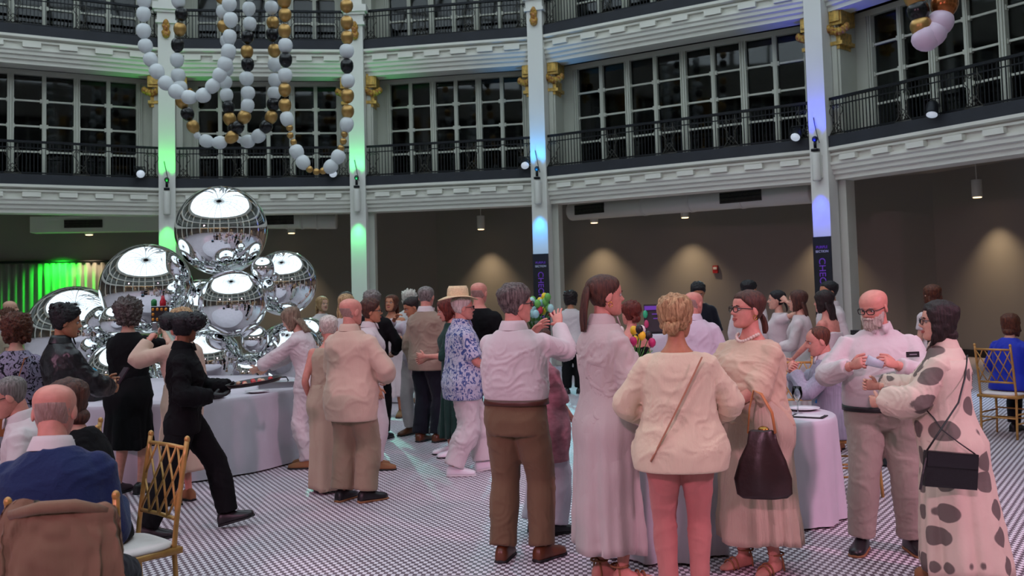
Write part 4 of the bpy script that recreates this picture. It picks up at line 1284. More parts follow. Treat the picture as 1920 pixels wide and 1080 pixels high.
# crossbody strap on the cream sweater
t = np.linspace(0, 1, 24)
s_ = MB(); xs = .125 - .30 * t; zs_ = 1.405 - .56 * t
s_.tube(np.stack([xs, -.158 - .03 * np.sin(t * pi) - .02 * t, zs_], 1), np.stack([np.full(24, .011), np.full(24, .003)], 1), 6)
attach(p_blonde, 'shoulder_strap', s_, M('tan strap leather', '#a3694f', .5), 'thin tan bag strap crossing the back of the cream sweater', 'bag strap')

# handbag on the arm of the woman with the necklace
hb = held('handbag', p_neck, 'slouchy dark brown leather handbag hanging from a forearm', 'handbag')
BAGM = M('dark brown leather', '#2a1616', .38, var=.25, vscale=(9, 9, 9), bump=.4, bscale=(14, 14, 14))
th = np.arange(32) * 2 * pi / 32
bc = np.array([-.30, .30, .12])
rg = []
for z, a, b_ in ((.40, .02, .02), (.405, .12, .065), (.43, .145, .085), (.52, .15, .09), (.62, .125, .07), (.72, .085, .045), (.79, .075, .03), (.80, .06, .02)):
    w_ = 1 + .06 * np.sin(5 * th + z * 20)
    rg.append(np.stack([np.sign(np.cos(th)) * np.abs(np.cos(th)) ** .7 * a * .75 * w_ + np.sin(th) * b_ * .3, np.sin(th) * b_ * w_ + np.cos(th) * a * .55, np.full(32, z)], 1) + bc)
MB().loft(rg).build('body', BAGM, hb, True)
MB().tube([bc + np.array(q) for q in ((-.06, -.05, .78), (-.05, -.04, .90), (-.01, .0, 1.01), (.03, .02, 1.03), (.05, .04, .92), (.06, .05, .78))], np.stack([np.full(6, .012), np.full(6, .005)], 1), 8).build('handle', M('tan handle leather', '#b5733f', .5), hb, True)
MB().ell(bc + np.array([0, -.02, .80]), (.035, .03, .02)).build('clasp', M('brass', '#a9813f', .3, .9), hb, True)
# pearl necklace and bracelet
nk = held('necklace', p_neck, 'chunky pale bead necklace on the woman in glasses', 'necklace')
PEARL = M('pale beads', '#cdbcae', .3)
for i in range(15):
    a = -1.35 + 2.7 * i / 14
    MB().ell((sin(a) * .082, .004 + cos(a) * .088, 1.462 - .045 * cos(a) ** 2), (.011, .011, .011), 10, 8).build('bead', PEARL, nk, True)

# black crossbody bag on the polka dot coat
pb = held('crossbody_bag', p_polka, 'flat black leather crossbody bag on the polka dot coat', 'handbag')
c_ = np.array([-.40, -.03, .78]); Rb = rotm('Z', D(-62)) @ rotm('Y', D(6))
MB().box(c_, (.30, .045, .20), Rb).build('body', LEATHER, pb)
MB().box(c_ + Rb @ np.array([0, -.024, .055]), (.29, .008, .075), Rb).build('flap', M('black leather flap', '#201d22', .35), pb)
for s in (-1, 1):
    a = c_ + Rb @ np.array([s * .14, 0, .10])
    e = np.array([-.06, -.135, 1.41]) if s < 0 else np.array([-.2, .12, 1.12])
    mid = (a + e) / 2 + np.array([-.03, -.06 if s < 0 else .03, 0])
    MB().tube([a, (a + mid) / 2 + np.array([-.02, 0, 0]), mid, (mid + e) / 2 + np.array([-.015, -.01, .0]), e], np.stack([np.full(5, .009), np.full(5, .004)], 1), 6).build('strap', LEATHER, pb, True)
MB().tube([c_ + Rb @ np.array([-.15, -.02, .06]), c_ + Rb @ np.array([-.17, -.03, -.03]), c_ + Rb @ np.array([-.18, -.03, -.12])], .007, 6).build('tassel', LEATHER, pb)

# clear plastic cup and name badge of the bearded man
MB_ = MB(); MB_.lathe([(.024, -.05), (.034, .05), (.032, .05), (.022, -.047)], 20)
V_, F_ = MB_.arrays(); V_ = V_ @ rotm('Y', D(70)).T + np.array([.07, .43, 1.27])
attach(p_beard, 'plastic_cup', MB().add(V_, F_), M('clear plastic', '#c9d6e2', .15, alpha=.55), 'small clear plastic cup held by the bearded man', 'cup')
nb = held('name_badge', p_beard, 'black name badge pinned to the white shirt of the bearded man', 'badge')
MB().box((-.18, .225, 1.305), (.085, .010, .035), rotm('Z', D(22))).build('plate', BLACK, nb)
MB().box((-.182, .231, 1.305), (.05, .003, .006), rotm('Z', D(22))).build('print', M('badge print', '#8a8a92', .5), nb)
wt = held('wristwatch', p_beard, 'black wristwatch with a green face on the bearded man', 'watch')
wc = np.array([-.11, .30, 1.235])
MB().lathe([(.034, -.014), (.037, -.012), (.037, .012), (.034, .014)], 18).build('band', BLACK, wt, True, Matrix.Translation(wc) @ Matrix.Rotation(D(70), 4, 'X') @ Matrix.Rotation(D(20), 4, 'Y'))
MB().box(wc + np.array([0, .03, .025]), (.03, .012, .03), rotm('X', D(40))).build('face', M('green watch face', (.02, .5, .12), .3, emit=(.03, .8, .2, 1.0)), wt)

# decorated phone held up by the woman with curly grey hair
dp = held('decorated_phone', p_curl, 'black phone case with gold balls and red and green figures held aloft', 'phone')
o = np.array([-.05, .54, 1.60])
MB().box(o, (.19, .02, .15)).build('case', BLACK, dp)
for i in range(4):
    for j in range(3):
        if 0 < i < 3 and j == 1: continue
        MB().ell(o + np.array([-.072 + .048 * i, -.012, -.048 + .048 * j]), (.017, .013, .017), 10, 6).build('gold_ball', M('gold ball', '#c98a3a', .3, .6), dp, True)
MB().lathe([(.030, .08), (.030, .12), (.018, .15), (.014, .18)], 14, (o[0] + .03, o[1], o[2])).build('red_figure', M('red enamel', '#b0122a', .35), dp, True)
MB().lathe([(.026, .08), (.028, .13), (.012, .15)], 14, (o[0] - .07, o[1], o[2])).build('green_figure', M('green enamel', '#0e7a3a', .35), dp, True)
MB().lathe([(.024, -.22), (.026, -.16), (.015, -.14), (.02, -.10), (.012, -.08)], 14, (o[0] + .03, o[1], o[2])).build('green_figure', M('green enamel', '#0e7a3a', .35), dp, True)
for s in (-1, 1):
    MB().box(o + np.array([s * .06, 0, -.115]), (.05, .02, .07)).build('silver_tag', M('silver tag', '#b9bcc2', .2, .8), dp)

# serving tray of the waiter
ty = held('serving_tray', p_wait, 'round dark serving tray carried by the waiter', 'tray')
tc_ = np.array([0, .56, 1.13]); tm = Matrix.Translation(tc_) @ Matrix.Rotation(D(7), 4, 'X')
MB().lathe([(.005, 0), (.19, 0), (.215, .022), (.22, .020), (.195, -.008), (.005, -.008)], 36, cap=False).build('dish', M('dark tray', '#2b2626', .3, .4), ty, True, tm)
for q in range(9):
    a = q * 2.4; r = .045 + .014 * q
    cn = MB().lathe([(.018, .002), (.020, .016), (.012, .026), (.003, .028)], 10, (r * cos(a), r * sin(a), 0)).build('canape', M(('canape red', 'canape pale')[q % 2], ('#b0383a', '#c9a98a')[q % 2], .5), ty, True, tm)

# bag on the floral blouse, phone of the guest in leather, turquoise pouch
fb = held('shoulder_bag', p_flor, 'tan leather shoulder bag on the woman in floral blouse', 'handbag')
MB().box((-.12, -.27, .93), (.30, .12, .30), rotm('Z', D(8))).build('body', M('tan bag leather', '#8a4a1f', .45, var=.15), fb)
MB().box((-.12, -.335, 1.02), (.31, .02, .13), rotm('Z', D(8))).build('flap', M('tan bag leather', '#8a4a1f'), fb)
MB().tube([(.02, -.26, 1.07), (.10, -.22, 1.2), (.12, -.13, 1.39), (.12, .03, 1.40)], np.stack([np.full(4, .014), np.full(4, .004)], 1), 6).build('strap', M('tan bag leather', '#8a4a1f'), fb, True)
MB().tube([(.03, -.30, 1.0), (.14, -.30, .80), (.10, -.30, .62)], np.stack([np.full(3, .016), np.full(3, .004)], 1), 6).build('strap', M('tan bag leather', '#8a4a1f'), fb, True)
ph = held('mobile_phone', p_leat, 'dark mobile phone in the hands of the guest in leather jacket', 'phone')
MB().box((.03, .47, 1.16), (.075, .012, .15), rotm('X', D(-35))).build('case', M('plum phone case', '#3a2230', .4), ph)

# sash pinned on the jacket of the seated man
sc = held('ribbon', p_seer, 'yellow and blue ribbon on the chest of the seated man', 'ribbon')
MB().box((-.10, .19, .845), (.02, .05, .085), rotm('X', D(25))).build('yellow_band', M('yellow ribbon', '#e0b616', .5), sc)
MB().box((-.10, .21, .775), (.02, .05, .055), rotm('X', D(25))).build('blue_band', M('blue ribbon', '#1f7cc4', .5), sc)

# ------------------------------------------------------------------ gold lattice-back chairs
CH = {}
def chair_parts():
    w, d = .20, .20
    P = []
    for s in (-1, 1):
        t = np.linspace(0, 1, 12)
        z = 1.0 * t
        back = -d + .02 - .10 * np.clip(t - .45, 0, 1) ** 1.2 * 1.6 - .03 * (1 - t / .45) * (t < .45)
        P.append(('back_post', MB().tube(np.stack([np.full(12, s * (w - .01)), back, z], 1), .0135, 8).ell((s * (w - .01), back[-1], 1.0), (.016, .016, .02), 8, 6), CHAIRG))
        P.append(('leg', MB().tube([(s * (w + .01), d, 0), (s * w, d - .005, .25), (s * w, d - .01, .45)], [.011, .013, .016], 8), CHAIRG))
        for zz in (.16, .26):
            P.append(('stretcher', MB().tube([(s * w, d - .005, zz), (s * (w - .01), -d, zz)], .009, 6), CHAIRG))
    for zz in (.18, .28):
        P.append(('stretcher', MB().tube([(-w, d - .004, zz), (w, d - .004, zz)], .009, 6), CHAIRG))
    P.append(('stretcher', MB().tube([(-w, -d, .22), (w, -d, .22)], .009, 6), CHAIRG))
    P.append(('seat_frame', MB().box((0, 0, .445), (2 * w + .03, 2 * d + .03, .03)), CHAIRG))
    th = np.arange(32) * 2 * pi / 32
    sq = lambda r, z: np.stack([np.sign(np.cos(th)) * np.abs(np.cos(th)) ** .5 * r, np.sign(np.sin(th)) * np.abs(np.sin(th)) ** .5 * r, np.full(32, z)], 1)
    P.append(('cushion', MB().loft([sq(.195, .455), sq(.21, .463), sq(.21, .475), sq(.19, .487), sq(.10, .490)]), CUSH))
    by = lambda z: -d + .02 - .16 * max(0, z - .45) ** 1.2
    for zz in (.955, .60):
        P.append(('back_rail', MB().tube([(-w + .01, by(zz), zz), (0, by(zz) - .012, zz), (w - .01, by(zz), zz)], .0115, 8), CHAIRG))
    for q in range(-2, 3):
        for s in (-1, 1):
            x0 = q * .095; x1 = x0 + s * .19
            z0, z1 = .60, .955
            if abs(x1) > w - .01:
                f_ = (abs(w - .01) - abs(x0) * (1 if x0 * s > 0 else -1)) / .19
                f_ = max(0.05, min(1, f_)); x1 = x0 + s * .19 * f_; z1 = z0 + .355 * f_
            P.append(('lattice_bar', MB().tube([(x0, by(z0), z0), ((x0 + x1) / 2, by((z0 + z1) / 2) - .006, (z0 + z1) / 2), (x1, by(z1), z1)], .0065, 6), CHAIRG))
            if abs(x0 + s * .19) > w - .01 and f_ < .95:
                pass
    for s in (-1, 1):
        P.append(('lattice_bar', MB().tube([(s * (w - .01), by(.78), .78), (s * .11, by(.955), .955)], .0065, 6), CHAIRG))
    return [(n_, m_.mesh(n_, True), mt) for n_, m_, mt in P]


def chair(x, y, rz, label, mat=None):
    if 'p' not in CH: CH['p'] = chair_parts()
    c = empty('banquet_chair', (x, y, 0), rz, label, 'chair', 'gold lattice-back chairs')
    for n_, me, mt in CH['p']:
        link(n_, me, mt, c)
    return c


chair(2.27, -4.84, D(12), 'gold chair with a tan jacket over its back')
chair(1.96, -3.74, D(140), 'gold lattice-back chair with ivory cushion behind the woman in black')
chair(1.24, -3.06, D(112), 'gold chair of the man at the picture edge')
chair(6.66, -.62, D(84), 'gold chair under the seated man in pale grey jacket')
chair(9.22, 2.02, D(-50), 'gold chair of the woman in royal blue')
chair(9.98, 1.28, D(-25), 'gold chair of the guest in pale grey at the edge')
chair(6.55, .55, D(170), 'empty gold chair at the far side of the set round table')
# tan jacket hung over the chair back
jk = MB()
th = np.arange(120) * 2 * pi / 120
JT = np.array(((.975, .10, .006), (.985, .17, .016), (.975, .198, .030), (.95, .212, .042), (.88, .220, .052), (.80, .224, .058), (.70, .222, .064), (.60, .226, .072), (.50, .230, .080), (.40, .232, .086), (.25, .240, .094)))
rg = []
for u in np.linspace(0, len(JT) - 1, 46):
    z, a, b_ = (np.interp(u, np.arange(len(JT)), JT[:, q]) for q in range(3))
    f_ = np.clip((1.0 - z) / .5, 0, 1)
    rr = 1 + f_ * (.10 * np.sin(7 * th + 6 * z) + .09 * np.sin(12 * th + 9 * z) + .06 * np.sin(19 * th - 7 * z))
    rg.append(np.stack([np.sign(np.cos(th)) * np.abs(np.cos(th)) ** .7 * a * rr, -.28 + np.sin(th) * b_ * rr * 1.2 - .02 * f_, z + .02 * np.cos(th * 2 + 1) - .015 * np.cos(th)], 1))
o = jk.loft(rg).build('jacket', cloth('tan jacket', '#7d6450', bump=.5), None, True)
o.location = (2.27, -4.84, 0); o.rotation_euler = (0, 0, D(12)); tag(o, 'tan jacket hung over the back of the bald man\'s chair', 'jacket')
BAKE.append((o, folds(77, .011, 4.0, 3.0)))
MB().tube([(-.17, -.30, .96), (-.06, -.325, .985), (.06, -.325, .985), (.17, -.30, .955)], [.018, .024, .024, .016], 10).build('collar', cloth('tan jacket', '#7d6450'), o, True)

# ------------------------------------------------------------------ tables
def draped(name, x, y, r, h, flare, label, group=None, nf=10, amp=.03, mat=LINEN, squash=1.0):
    t = empty(name, (x, y, 0), 0, label, 'table', group)
    MB().lathe([(r - .01, h - .03), (r - .01, h - .012)], 40).build('tabletop', CHAIRG, t)
    MB().lathe([(.05, 0.02), (.05, h - .03)], 12).build('pedestal', IRON, t)
    MB().lathe([(r * .6, 0), (r * .6, .02)], 24).build('foot', IRON, t)
    th = np.arange(120) * 2 * pi / 120
    rg = [np.stack([np.cos(th) * q, np.sin(th) * q, np.full(120, h)], 1) for q in (.01, r * .6, r - .01)]
    rg.append(np.stack([np.cos(th) * r, np.sin(th) * r, np.full(120, h - .008)], 1))
    for f_ in np.linspace(.05, 1, 12):
        q = r + .006 + flare * f_ + amp * f_ * (np.sin(nf * th + .6 * np.sin(3 * th)) + .4 * np.sin((2 * nf + 1) * th))
        rg.append(np.stack([np.cos(th) * q, np.sin(th) * q, np.full(120, h - (h - .015) * f_)], 1))
    c = MB().loft(rg, False).build('tablecloth', mat, t, True)
    return t


draped('buffet_table', 0.0, 1.75, 1.58, .76, .02, 'large round buffet table under a white cloth before the mirror balls', nf=17, amp=.008)
draped('cocktail_table', 4.92, -2.20, .34, 1.06, .07, 'tall white-draped table in the middle of the chatting group', 'tall draped tables', 9, .035)
draped('cocktail_table', 1.68, 6.81, .26, 1.0, .10, 'tall white-draped table beside the short white dress', 'tall draped tables', 11, .03)
draped('cocktail_table', 4.00, 2.62, .24, 1.06, .03, 'tall white-draped table hidden behind the white shirt', 'tall draped tables', 11, .02)
draped('cocktail_table', 5.58, 3.2, .26, 1.15, .05, 'tall draped table with the purple sign', 'tall draped tables', 11, .02)
draped('banquet_table', 5.80, -1.30, .54, .75, .03, 'white-clothed round table set for dinner before the man in pale grey', None, 12, .02)
draped('banquet_table', .62, -4.30, .66, .75, .05, 'white-clothed table of the seated guests at the picture edge', None, 12, .02)

def wineglass(x, y, z, label, s=1.0):
    o = MB().lathe([(.034 * s, 0), (.034 * s, .003), (.005 * s, .008), (.004 * s, .08 * s), (.012 * s, .09 * s), (.036 * s, .12 * s), (.040 * s, .15 * s), (.032 * s, .20 * s), (.030 * s, .20 * s), (.037 * s, .15 * s), (.004 * s, .095 * s)], 20, cap=False).build('wine_glass', DRINK, None, True)
    o.location = (x, y, z)
    return tag(o, label, 'glass', 'wine glasses')


def plate(x, y, z, label, r=.13, mat=None):
    o = MB().lathe([(.005, .004), (r * .6, .003), (r * .72, .010), (r, .018), (r, .021), (r * .72, .014), (r * .6, .008), (.005, .008)], 32, cap=False).build('plate', mat or M('white china', '#dcdade', .25), None, True)
    o.location = (x, y, z)
    return tag(o, label, 'plate', 'china plates')


SPOTS = [(1.25, 1.05, 'under the reaching hands of the woman in white'), (.95, .62, 'beside the serving tray of the waiter'), (.30, .38, 'behind the lace sleeves'), (-.80, .62, 'beside the black display box')]
for bx, by, wh in SPOTS:
    plate(bx, by, .762, 'white china plate on the buffet table ' + wh, .12)
# chafing dish, riser, glasses on the buffet
cd = empty('warming_tray', (1.30, 1.62, .762), D(20), 'silver warming tray at the end of the buffet table', 'tray')
MB().box((0, 0, .03), (.40, .26, .06)).build('pan', M('brushed steel', '#a9abb0', .25, .9), cd)
MB().tube([(-.12, 0, .06), (-.10, 0, .10), (.10, 0, .10), (.12, 0, .06)], .008, 6).build('handle', IRON, cd, True)
for s in (-1, 1): MB().box((s * .16, 0, .004), (.03, .24, .008)).build('foot', IRON, cd)
for i in range(6):
    o = MB().lathe([(.03, 0), (.033, .09), (.031, .09), (.028, .004), (.004, .004)], 18, cap=False).build('tumbler', DRINK, None, True)
    o.location = (.78 + .10 * (i % 3), .95 + .10 * (i // 3) - .05 * (i % 3), .762); tag(o, 'clear tumbler grouped on the buffet table', 'glass', 'tumblers on the buffet')
bx = empty('display_box', (-.35, .75, .762), D(-8), 'black display box carrying a turquoise pouch on the buffet', 'box')
MB().box((0, 0, .10), (.34, .30, .20)).build('box', BLACK, bx)
MB().box((0, 0, .207), (.36, .32, .014)).build('lid', BLACK, bx)
pc = MB().ell((0, 0, .05), (.12, .09, .06), 20, 10).build('pouch', cloth('turquoise pouch', '#0f86a8'), None, True)
pc.location = (-.37, .75, .976); tag(pc, 'turquoise cloth pouch on the black box', 'pouch')
MB().tube([(.02, -.05, .09), (.09, -.09, .05), (.14, -.10, .0)], np.stack([np.full(3, .016), np.full(3, .005)], 1), 6).build('strap', M('tan strap leather', '#a3694f'), pc, True)

# dinner table setting
for a, wh in ((-100, 'nearest the beige dress'), (20, 'in front of the man in pale grey'), (75, 'before the empty gold chair'), (180, 'behind the blonde woman')):
    r = .37
    x, y = 5.80 + r * cos(D(a)), -1.30 + r * sin(D(a))
    plate(x, y, .752, 'white china plate set on the dinner table ' + wh)
    wineglass(5.80 + .27 * cos(D(a - 30)), -1.30 + .27 * sin(D(a - 30)), .752, 'wine glass on the dinner table ' + wh)
mc = empty('menu_card', (6.09, -1.55, .752), D(-30), 'dark edged menu card lying on the dinner table', 'card')
MB().box((0, 0, .004), (.24, .16, .006)).build('backing', BLACK, mc); MB().box((0, 0, .008), (.19, .12, .003)).build('sheet', M('white card', '#d8d6da', .6), mc)
cp = empty('centrepiece', (5.80, -1.30, .752), 0, 'gold and white centrepiece on the dinner table', 'centrepiece')
MB().lathe([(.07, 0), (.07, .01), (.02, .03), (.02, .20), (.06, .24), (.05, .24)], 18).build('stand', CHAIRG, cp, True)
g = random.Random(4)
for i in range(14):
    MB().ell((g.uniform(-.09, .09), g.uniform(-.09, .09), .27 + g.uniform(0, .09)), (.035, .035, .03), 8, 6).build('bloom', M(('white bloom', 'gold leaf', 'green leaf')[i % 3], ('#d9d5cf', '#b08a3e', '#4a6b35')[i % 3], .6), cp, True)


def flowers(x, y, z, label, cols, n=14, seed=1, s=1.0):
    v = empty('flower_vase', (x, y, z), 0, label, 'vase')
    MB().lathe([(.045 * s, 0), (.05 * s, .01), (.04 * s, .10 * s), (.055 * s, .20 * s), (.052 * s, .20 * s), (.036 * s, .10 * s), (.04 * s, .012)], 20, cap=False).build('vase', DRINK, v, True)
    g = random.Random(seed)
    for i in range(n):
        a, r = g.uniform(0, 6.28), g.uniform(.02, .13) * s
        p = np.array([r * cos(a), r * sin(a), (.24 + g.uniform(0, .14)) * s])
        st = MB().tube([(0.01 * cos(a), .01 * sin(a), .02), (p[0] * .4, p[1] * .4, p[2] * .6), p], .003 * s, 5).build('stem', M('green stem', '#3c7a2c', .6), v)
        rg = []
        th = np.arange(10) * 2 * pi / 10
        for zz, rr in ((-.02, .008), (-.005, .022), (.015, .026), (.035, .020), (.045, .008)):
            rg.append(np.stack([np.cos(th) * rr * s * (1 + .12 * np.cos(3 * th)), np.sin(th) * rr * s * (1 + .12 * np.cos(3 * th)), np.full(10, zz * s)], 1) + p)
        MB().loft(rg).build('bloom', M('bloom ' + cols[i % len(cols)], cols[i % len(cols)], .5), v, True)
    for i in range(8):
        a = i * .8 + .3
        t = np.linspace(0, 1, 6)
        MB().tube(np.stack([.12 * s * t * cos(a), .12 * s * t * sin(a), s * (.06 + .30 * t - .12 * t * t)], 1), np.stack([.014 * s * np.sin(.3 + t * 2.7), .002 + 0 * t], 1), 6).build('leaf', M('green leaf blade', '#3f7d2a', .5), v, True)
    return v


flowers(4.78, -2.16, 1.066, 'vase of yellow, white and magenta tulips on the middle table', ['#e0b81e', '#d9d5d0', '#b01d5e', '#1a1519'], 12, 3)
flowers(4.10, 2.62, 1.066, 'vase of green and pale blue flowers under the cyan column', ['#8fc7c9', '#5fae4e', '#d8c21e', '#9fd3d0', '#b9344a'], 22, 5, 1.5)
# purple sign on the tall table
sg = empty('table_sign', (5.58, 3.2, 1.152), D(-8), 'small black sign with purple print on the tall table', 'sign')
MB().box((0, 0, .19), (.30, .02, .34), rotm('X', D(-8))).build('panel', BANN, sg)
MB().box((0, .03, .01), (.24, .12, .02)).build('stand', IRON, sg)
MB().box((0, -.014, .315), (.28, .006, .05), rotm('X', D(-8))).build('stripe', PURP, sg)
for q in range(3): MB().box((.03, -.020 + .012 * q, .24 - .055 * q), (.16 - .03 * q, .006, .012), rotm('X', D(-8))).build('print', PURP, sg)
for q, (dx, cc) in enumerate(((-.13, '#2fae7a'), (-.12, '#c03a6a'))):
    MB().ell((dx, -.035, .24 - .12 * q), (.03, .02, .05), 10, 8).build('ribbon', M('sign ribbon ' + cc, cc, .5), sg, True)

# black loudspeaker and black chair near the blue column
sp = empty('loudspeaker', (7.35, .62, 0), D(12), 'black loudspeaker standing behind the bearded man', 'speaker')
MB().box((0, 0, 1.0), (.34, .30, .52)).build('cabinet', BLACK, sp); MB().box((0, -.155, 1.0), (.30, .012, .46)).build('grille', IRON, sp)
MB().tube([(0, 0, 0), (0, 0, .75)], .02, 8).build('pole', IRON, sp); MB().lathe([(.2, 0), (.2, .02), (.02, .04)], 20).build('base', IRON, sp)
bc = empty('folding_chair', (7.58, 3.60, 0), D(40), 'black folding chair by the far wall behind the chatting women', 'chair')
MB().box((0, -.2, .82), (.42, .03, .40)).build('backrest', BLACK, bc); MB().box((0, 0, .45), (.42, .40, .035)).build('seat', BLACK, bc)
for s in (-1, 1):
    MB().tube([(s * .2, -.22, 1.0), (s * .2, .0, .45), (s * .2, .24, 0)], .012, 6).build('leg', IRON, bc); MB().tube([(s * .19, .16, .45), (s * .19, -.22, 0)], .012, 6).build('leg', IRON, bc)

# ------------------------------------------------------------------ mirror balls
mb_ = empty('mirror_ball_sculpture', (0, 4, 0), 0, 'tall cluster of giant mirror balls behind the buffet table', 'sculpture')
BALLS = [(-0.13, 4.17, 2.64, 0.607), (-1.08, 3.99, 1.88, 0.598), (0.19, 3.63, 1.66, 0.434), (0.67, 4.33, 1.91, 0.444), (0.56, 3.71, 2.1, 0.153), (-2.25, 4.39, 1.3, 0.646), (-1.29, 3.5, 1.48, 0.192), (0.77, 4.19, 0.92, 0.466), (-0.21, 3.86, 0.89, 0.448), (0.46, 3.66, 1.19, 0.179), (-1.34, 3.74, 0.75, 0.452), (0.84, 4.88, 1.08, 0.34), (0.3, 3.99, 0.72, 0.282),
         (-2.1, 4.3, .42, .42), (-1.3, 4.6, .45, .45), (-.3, 4.7, .5, .5), (.5, 4.5, .40, .40), (-.5, 4.5, 1.5, .5), (-.75, 4.0, .34, .34), (.35, 3.85, .30, .30)]
bm = bmesh.new(); bmesh.ops.create_icosphere(bm, subdivisions=5, radius=1); me = bpy.data.meshes.new('ball'); bm.to_mesh(me); bm.free()
me.polygons.foreach_set('use_smooth', [True] * len(me.polygons))
for (x, y, z, r) in BALLS:
    o = link('ball', me, MIRROR, mb_); o.location = (x, y - 4, z); o.scale = (r, r, r)

# ------------------------------------------------------------------ balloon garlands
GL = [(6.0, 'all-white balloon garland hanging in front of the leftmost column', "w-1.93,6.42 w-1.94,6.21 w-1.94,5.94 w-1.91,5.70 w-1.83,5.48 w-1.73,5.29 w-1.59,5.10 w-1.42,4.96 w-1.22,4.87 w-1.01,4.89 w-0.86,5.03 w-0.75,5.20 w-0.66,5.37 w-0.60,5.57 w-0.58,5.80 w-0.56,6.07 w-0.58,6.32"),
      (6.6, 'white, black and gold balloon garland looping just below the all-white one', "w-1.61,6.58 b-1.56,6.37 g-1.59,6.12 b-1.63,5.86 w-1.64,5.61 w-1.62,5.35 w-1.59,5.15 g-1.56,4.92 b-1.47,4.72 g-1.38,4.51 s-1.31,4.36 w-1.16,4.27 w-0.96,4.24 g-0.76,4.32 b-0.66,4.47 g-0.55,4.64 w-0.49,4.82 w-0.48,5.03 w-0.50,5.27 b-0.48,5.50 g-0.49,5.71 b-0.48,5.95 w-0.44,6.17 w-0.45,6.42"),
      (7.0, 'narrow white, black and gold balloon garland between the two wider loops', "w-1.01,6.50 g-1.00,6.26 w-0.94,6.00 w-0.93,5.77 w-0.96,5.53 w-0.98,5.31 w-0.96,5.09 b-0.93,4.89 g-0.91,4.69 b-0.83,4.52 s-0.75,4.34 w-0.62,4.31 w-0.44,4.39 b-0.31,4.54 g-0.22,4.70 b-0.18,4.91 w-0.16,5.10 w-0.15,5.32 w-0.15,5.58 g-0.15,5.82 b-0.18,6.09 g-0.17,6.29 w-0.19,6.55"),
      (6.3, 'mostly gold balloon garland with tiny gold beads hanging lowest', "g0.21,6.43 g0.22,6.21 g0.21,5.95 w0.22,5.71 b0.22,5.48 w0.21,5.23 g0.20,5.00 g0.20,4.75 w0.23,4.53 t0.27,4.39 t0.28,4.27 t0.33,4.16 w0.38,4.00 w0.48,3.83 t0.58,3.72 t0.69,3.68 t0.79,3.69 w0.91,3.75 w1.03,3.90 t1.08,4.04 t1.12,4.15 t1.14,4.26 w1.18,4.41 g1.20,4.62 g1.20,4.87 w1.21,5.11 b1.20,5.35 w1.20,5.59 g1.21,5.81 g1.21,6.05 g1.21,6.32"),
      (0.6, 'end of a pink, black and gold balloon garland near the blue column', "g7.88,4.47 b7.91,4.33 g7.93,4.18 W7.97,4.065 W8.03,4.10 W8.11,4.21 G8.16,4.39")]
BW = M('white balloon latex', '#d5dadd', .35, spec=.4); BB = M('black balloon latex', '#0d0e14', .22); BG = M('gold chrome balloon', '#b8935a', .34, .8); BP = M('pale pink balloon latex', '#d9c6dc', .4); BC = M('copper chrome balloon', '#a8683c', .22, .85)
bme = MB().lathe([(.06, -1.0), (.10, -.96), (.40, -.90), (.72, -.66), (.92, -.32), (1.0, .06), (.96, .42), (.80, .72), (.52, .92), (.2, .99), (.02, 1.0)], 20)
bmes = {c: bme.mesh('balloon', True) for c in 'wbgWG'}
for c, m_ in (('w', BW), ('b', BB), ('g', BG), ('W', BP), ('G', BC)): bmes[c].materials.append(m_)
for Y, lab, tx in GL:
    pts = [(q[0], *map(float, q[1:].split(','))) for q in tx.split()]
    sc_ = 1.0 if Y > 2 else .62
    step = .26 * sc_
    first, last = pts[0], pts[-1]
    pre = [('wgb'[k % 3], first[1] - .02 * k, first[2] + step * k) for k in range(12, 0, -1)]
    aft = [('gwb'[k % 3], last[1] + .02 * k, last[2] + step * k) for k in range(1, 13)]
    if 'all-white' in lab: pre = [('w', a, b_) for _, a, b_ in pre]; aft = [('w', a, b_) for _, a, b_ in aft]
    allp = pre + pts + aft
    gr = empty('balloon_garland', (first[1], Y, 11.9), 0, lab, 'garland', 'balloon garlands')
    P = np.array([(a, 0, b_) for _, a, b_ in allp]) - np.array([first[1], 0, 11.9])
    S_ = np.concatenate([[[P[0][0] - .05, 0, 1.2]], P, [[P[-1][0] + .05, 0, 1.2]]])
    MB().tube(S_, .004, 4).build('cord', M('clear cord', '#9a9a9a', .4), gr)
    rg_ = random.Random(int(Y * 10))
    T_ = np.gradient(P, axis=0)
    for i, (c, _, _) in enumerate(allp):
        r = {'w': .112, 'b': .108, 'g': .104, 's': .055, 't': .054, 'W': .115, 'G': .12}[c] * (1 if Y > 2 else {'W': 1.12, 'G': 1.12}.get(c, .95))
        o = link('balloon', bmes[{'s': 'w', 't': 'g'}.get(c, c)], None, gr)
        d = Vector(T_[i]).normalized()
        if d.z < 0: d = -d
        o.location = P[i]; o.rotation_euler = d.to_track_quat('Z', 'Y').to_euler()
        o.scale = (r * rg_.uniform(.95, 1.05), r * rg_.uniform(.95, 1.05), r * (1.09 if c in 'wbgs' else 1.0) * rg_.uniform(.97, 1.05))

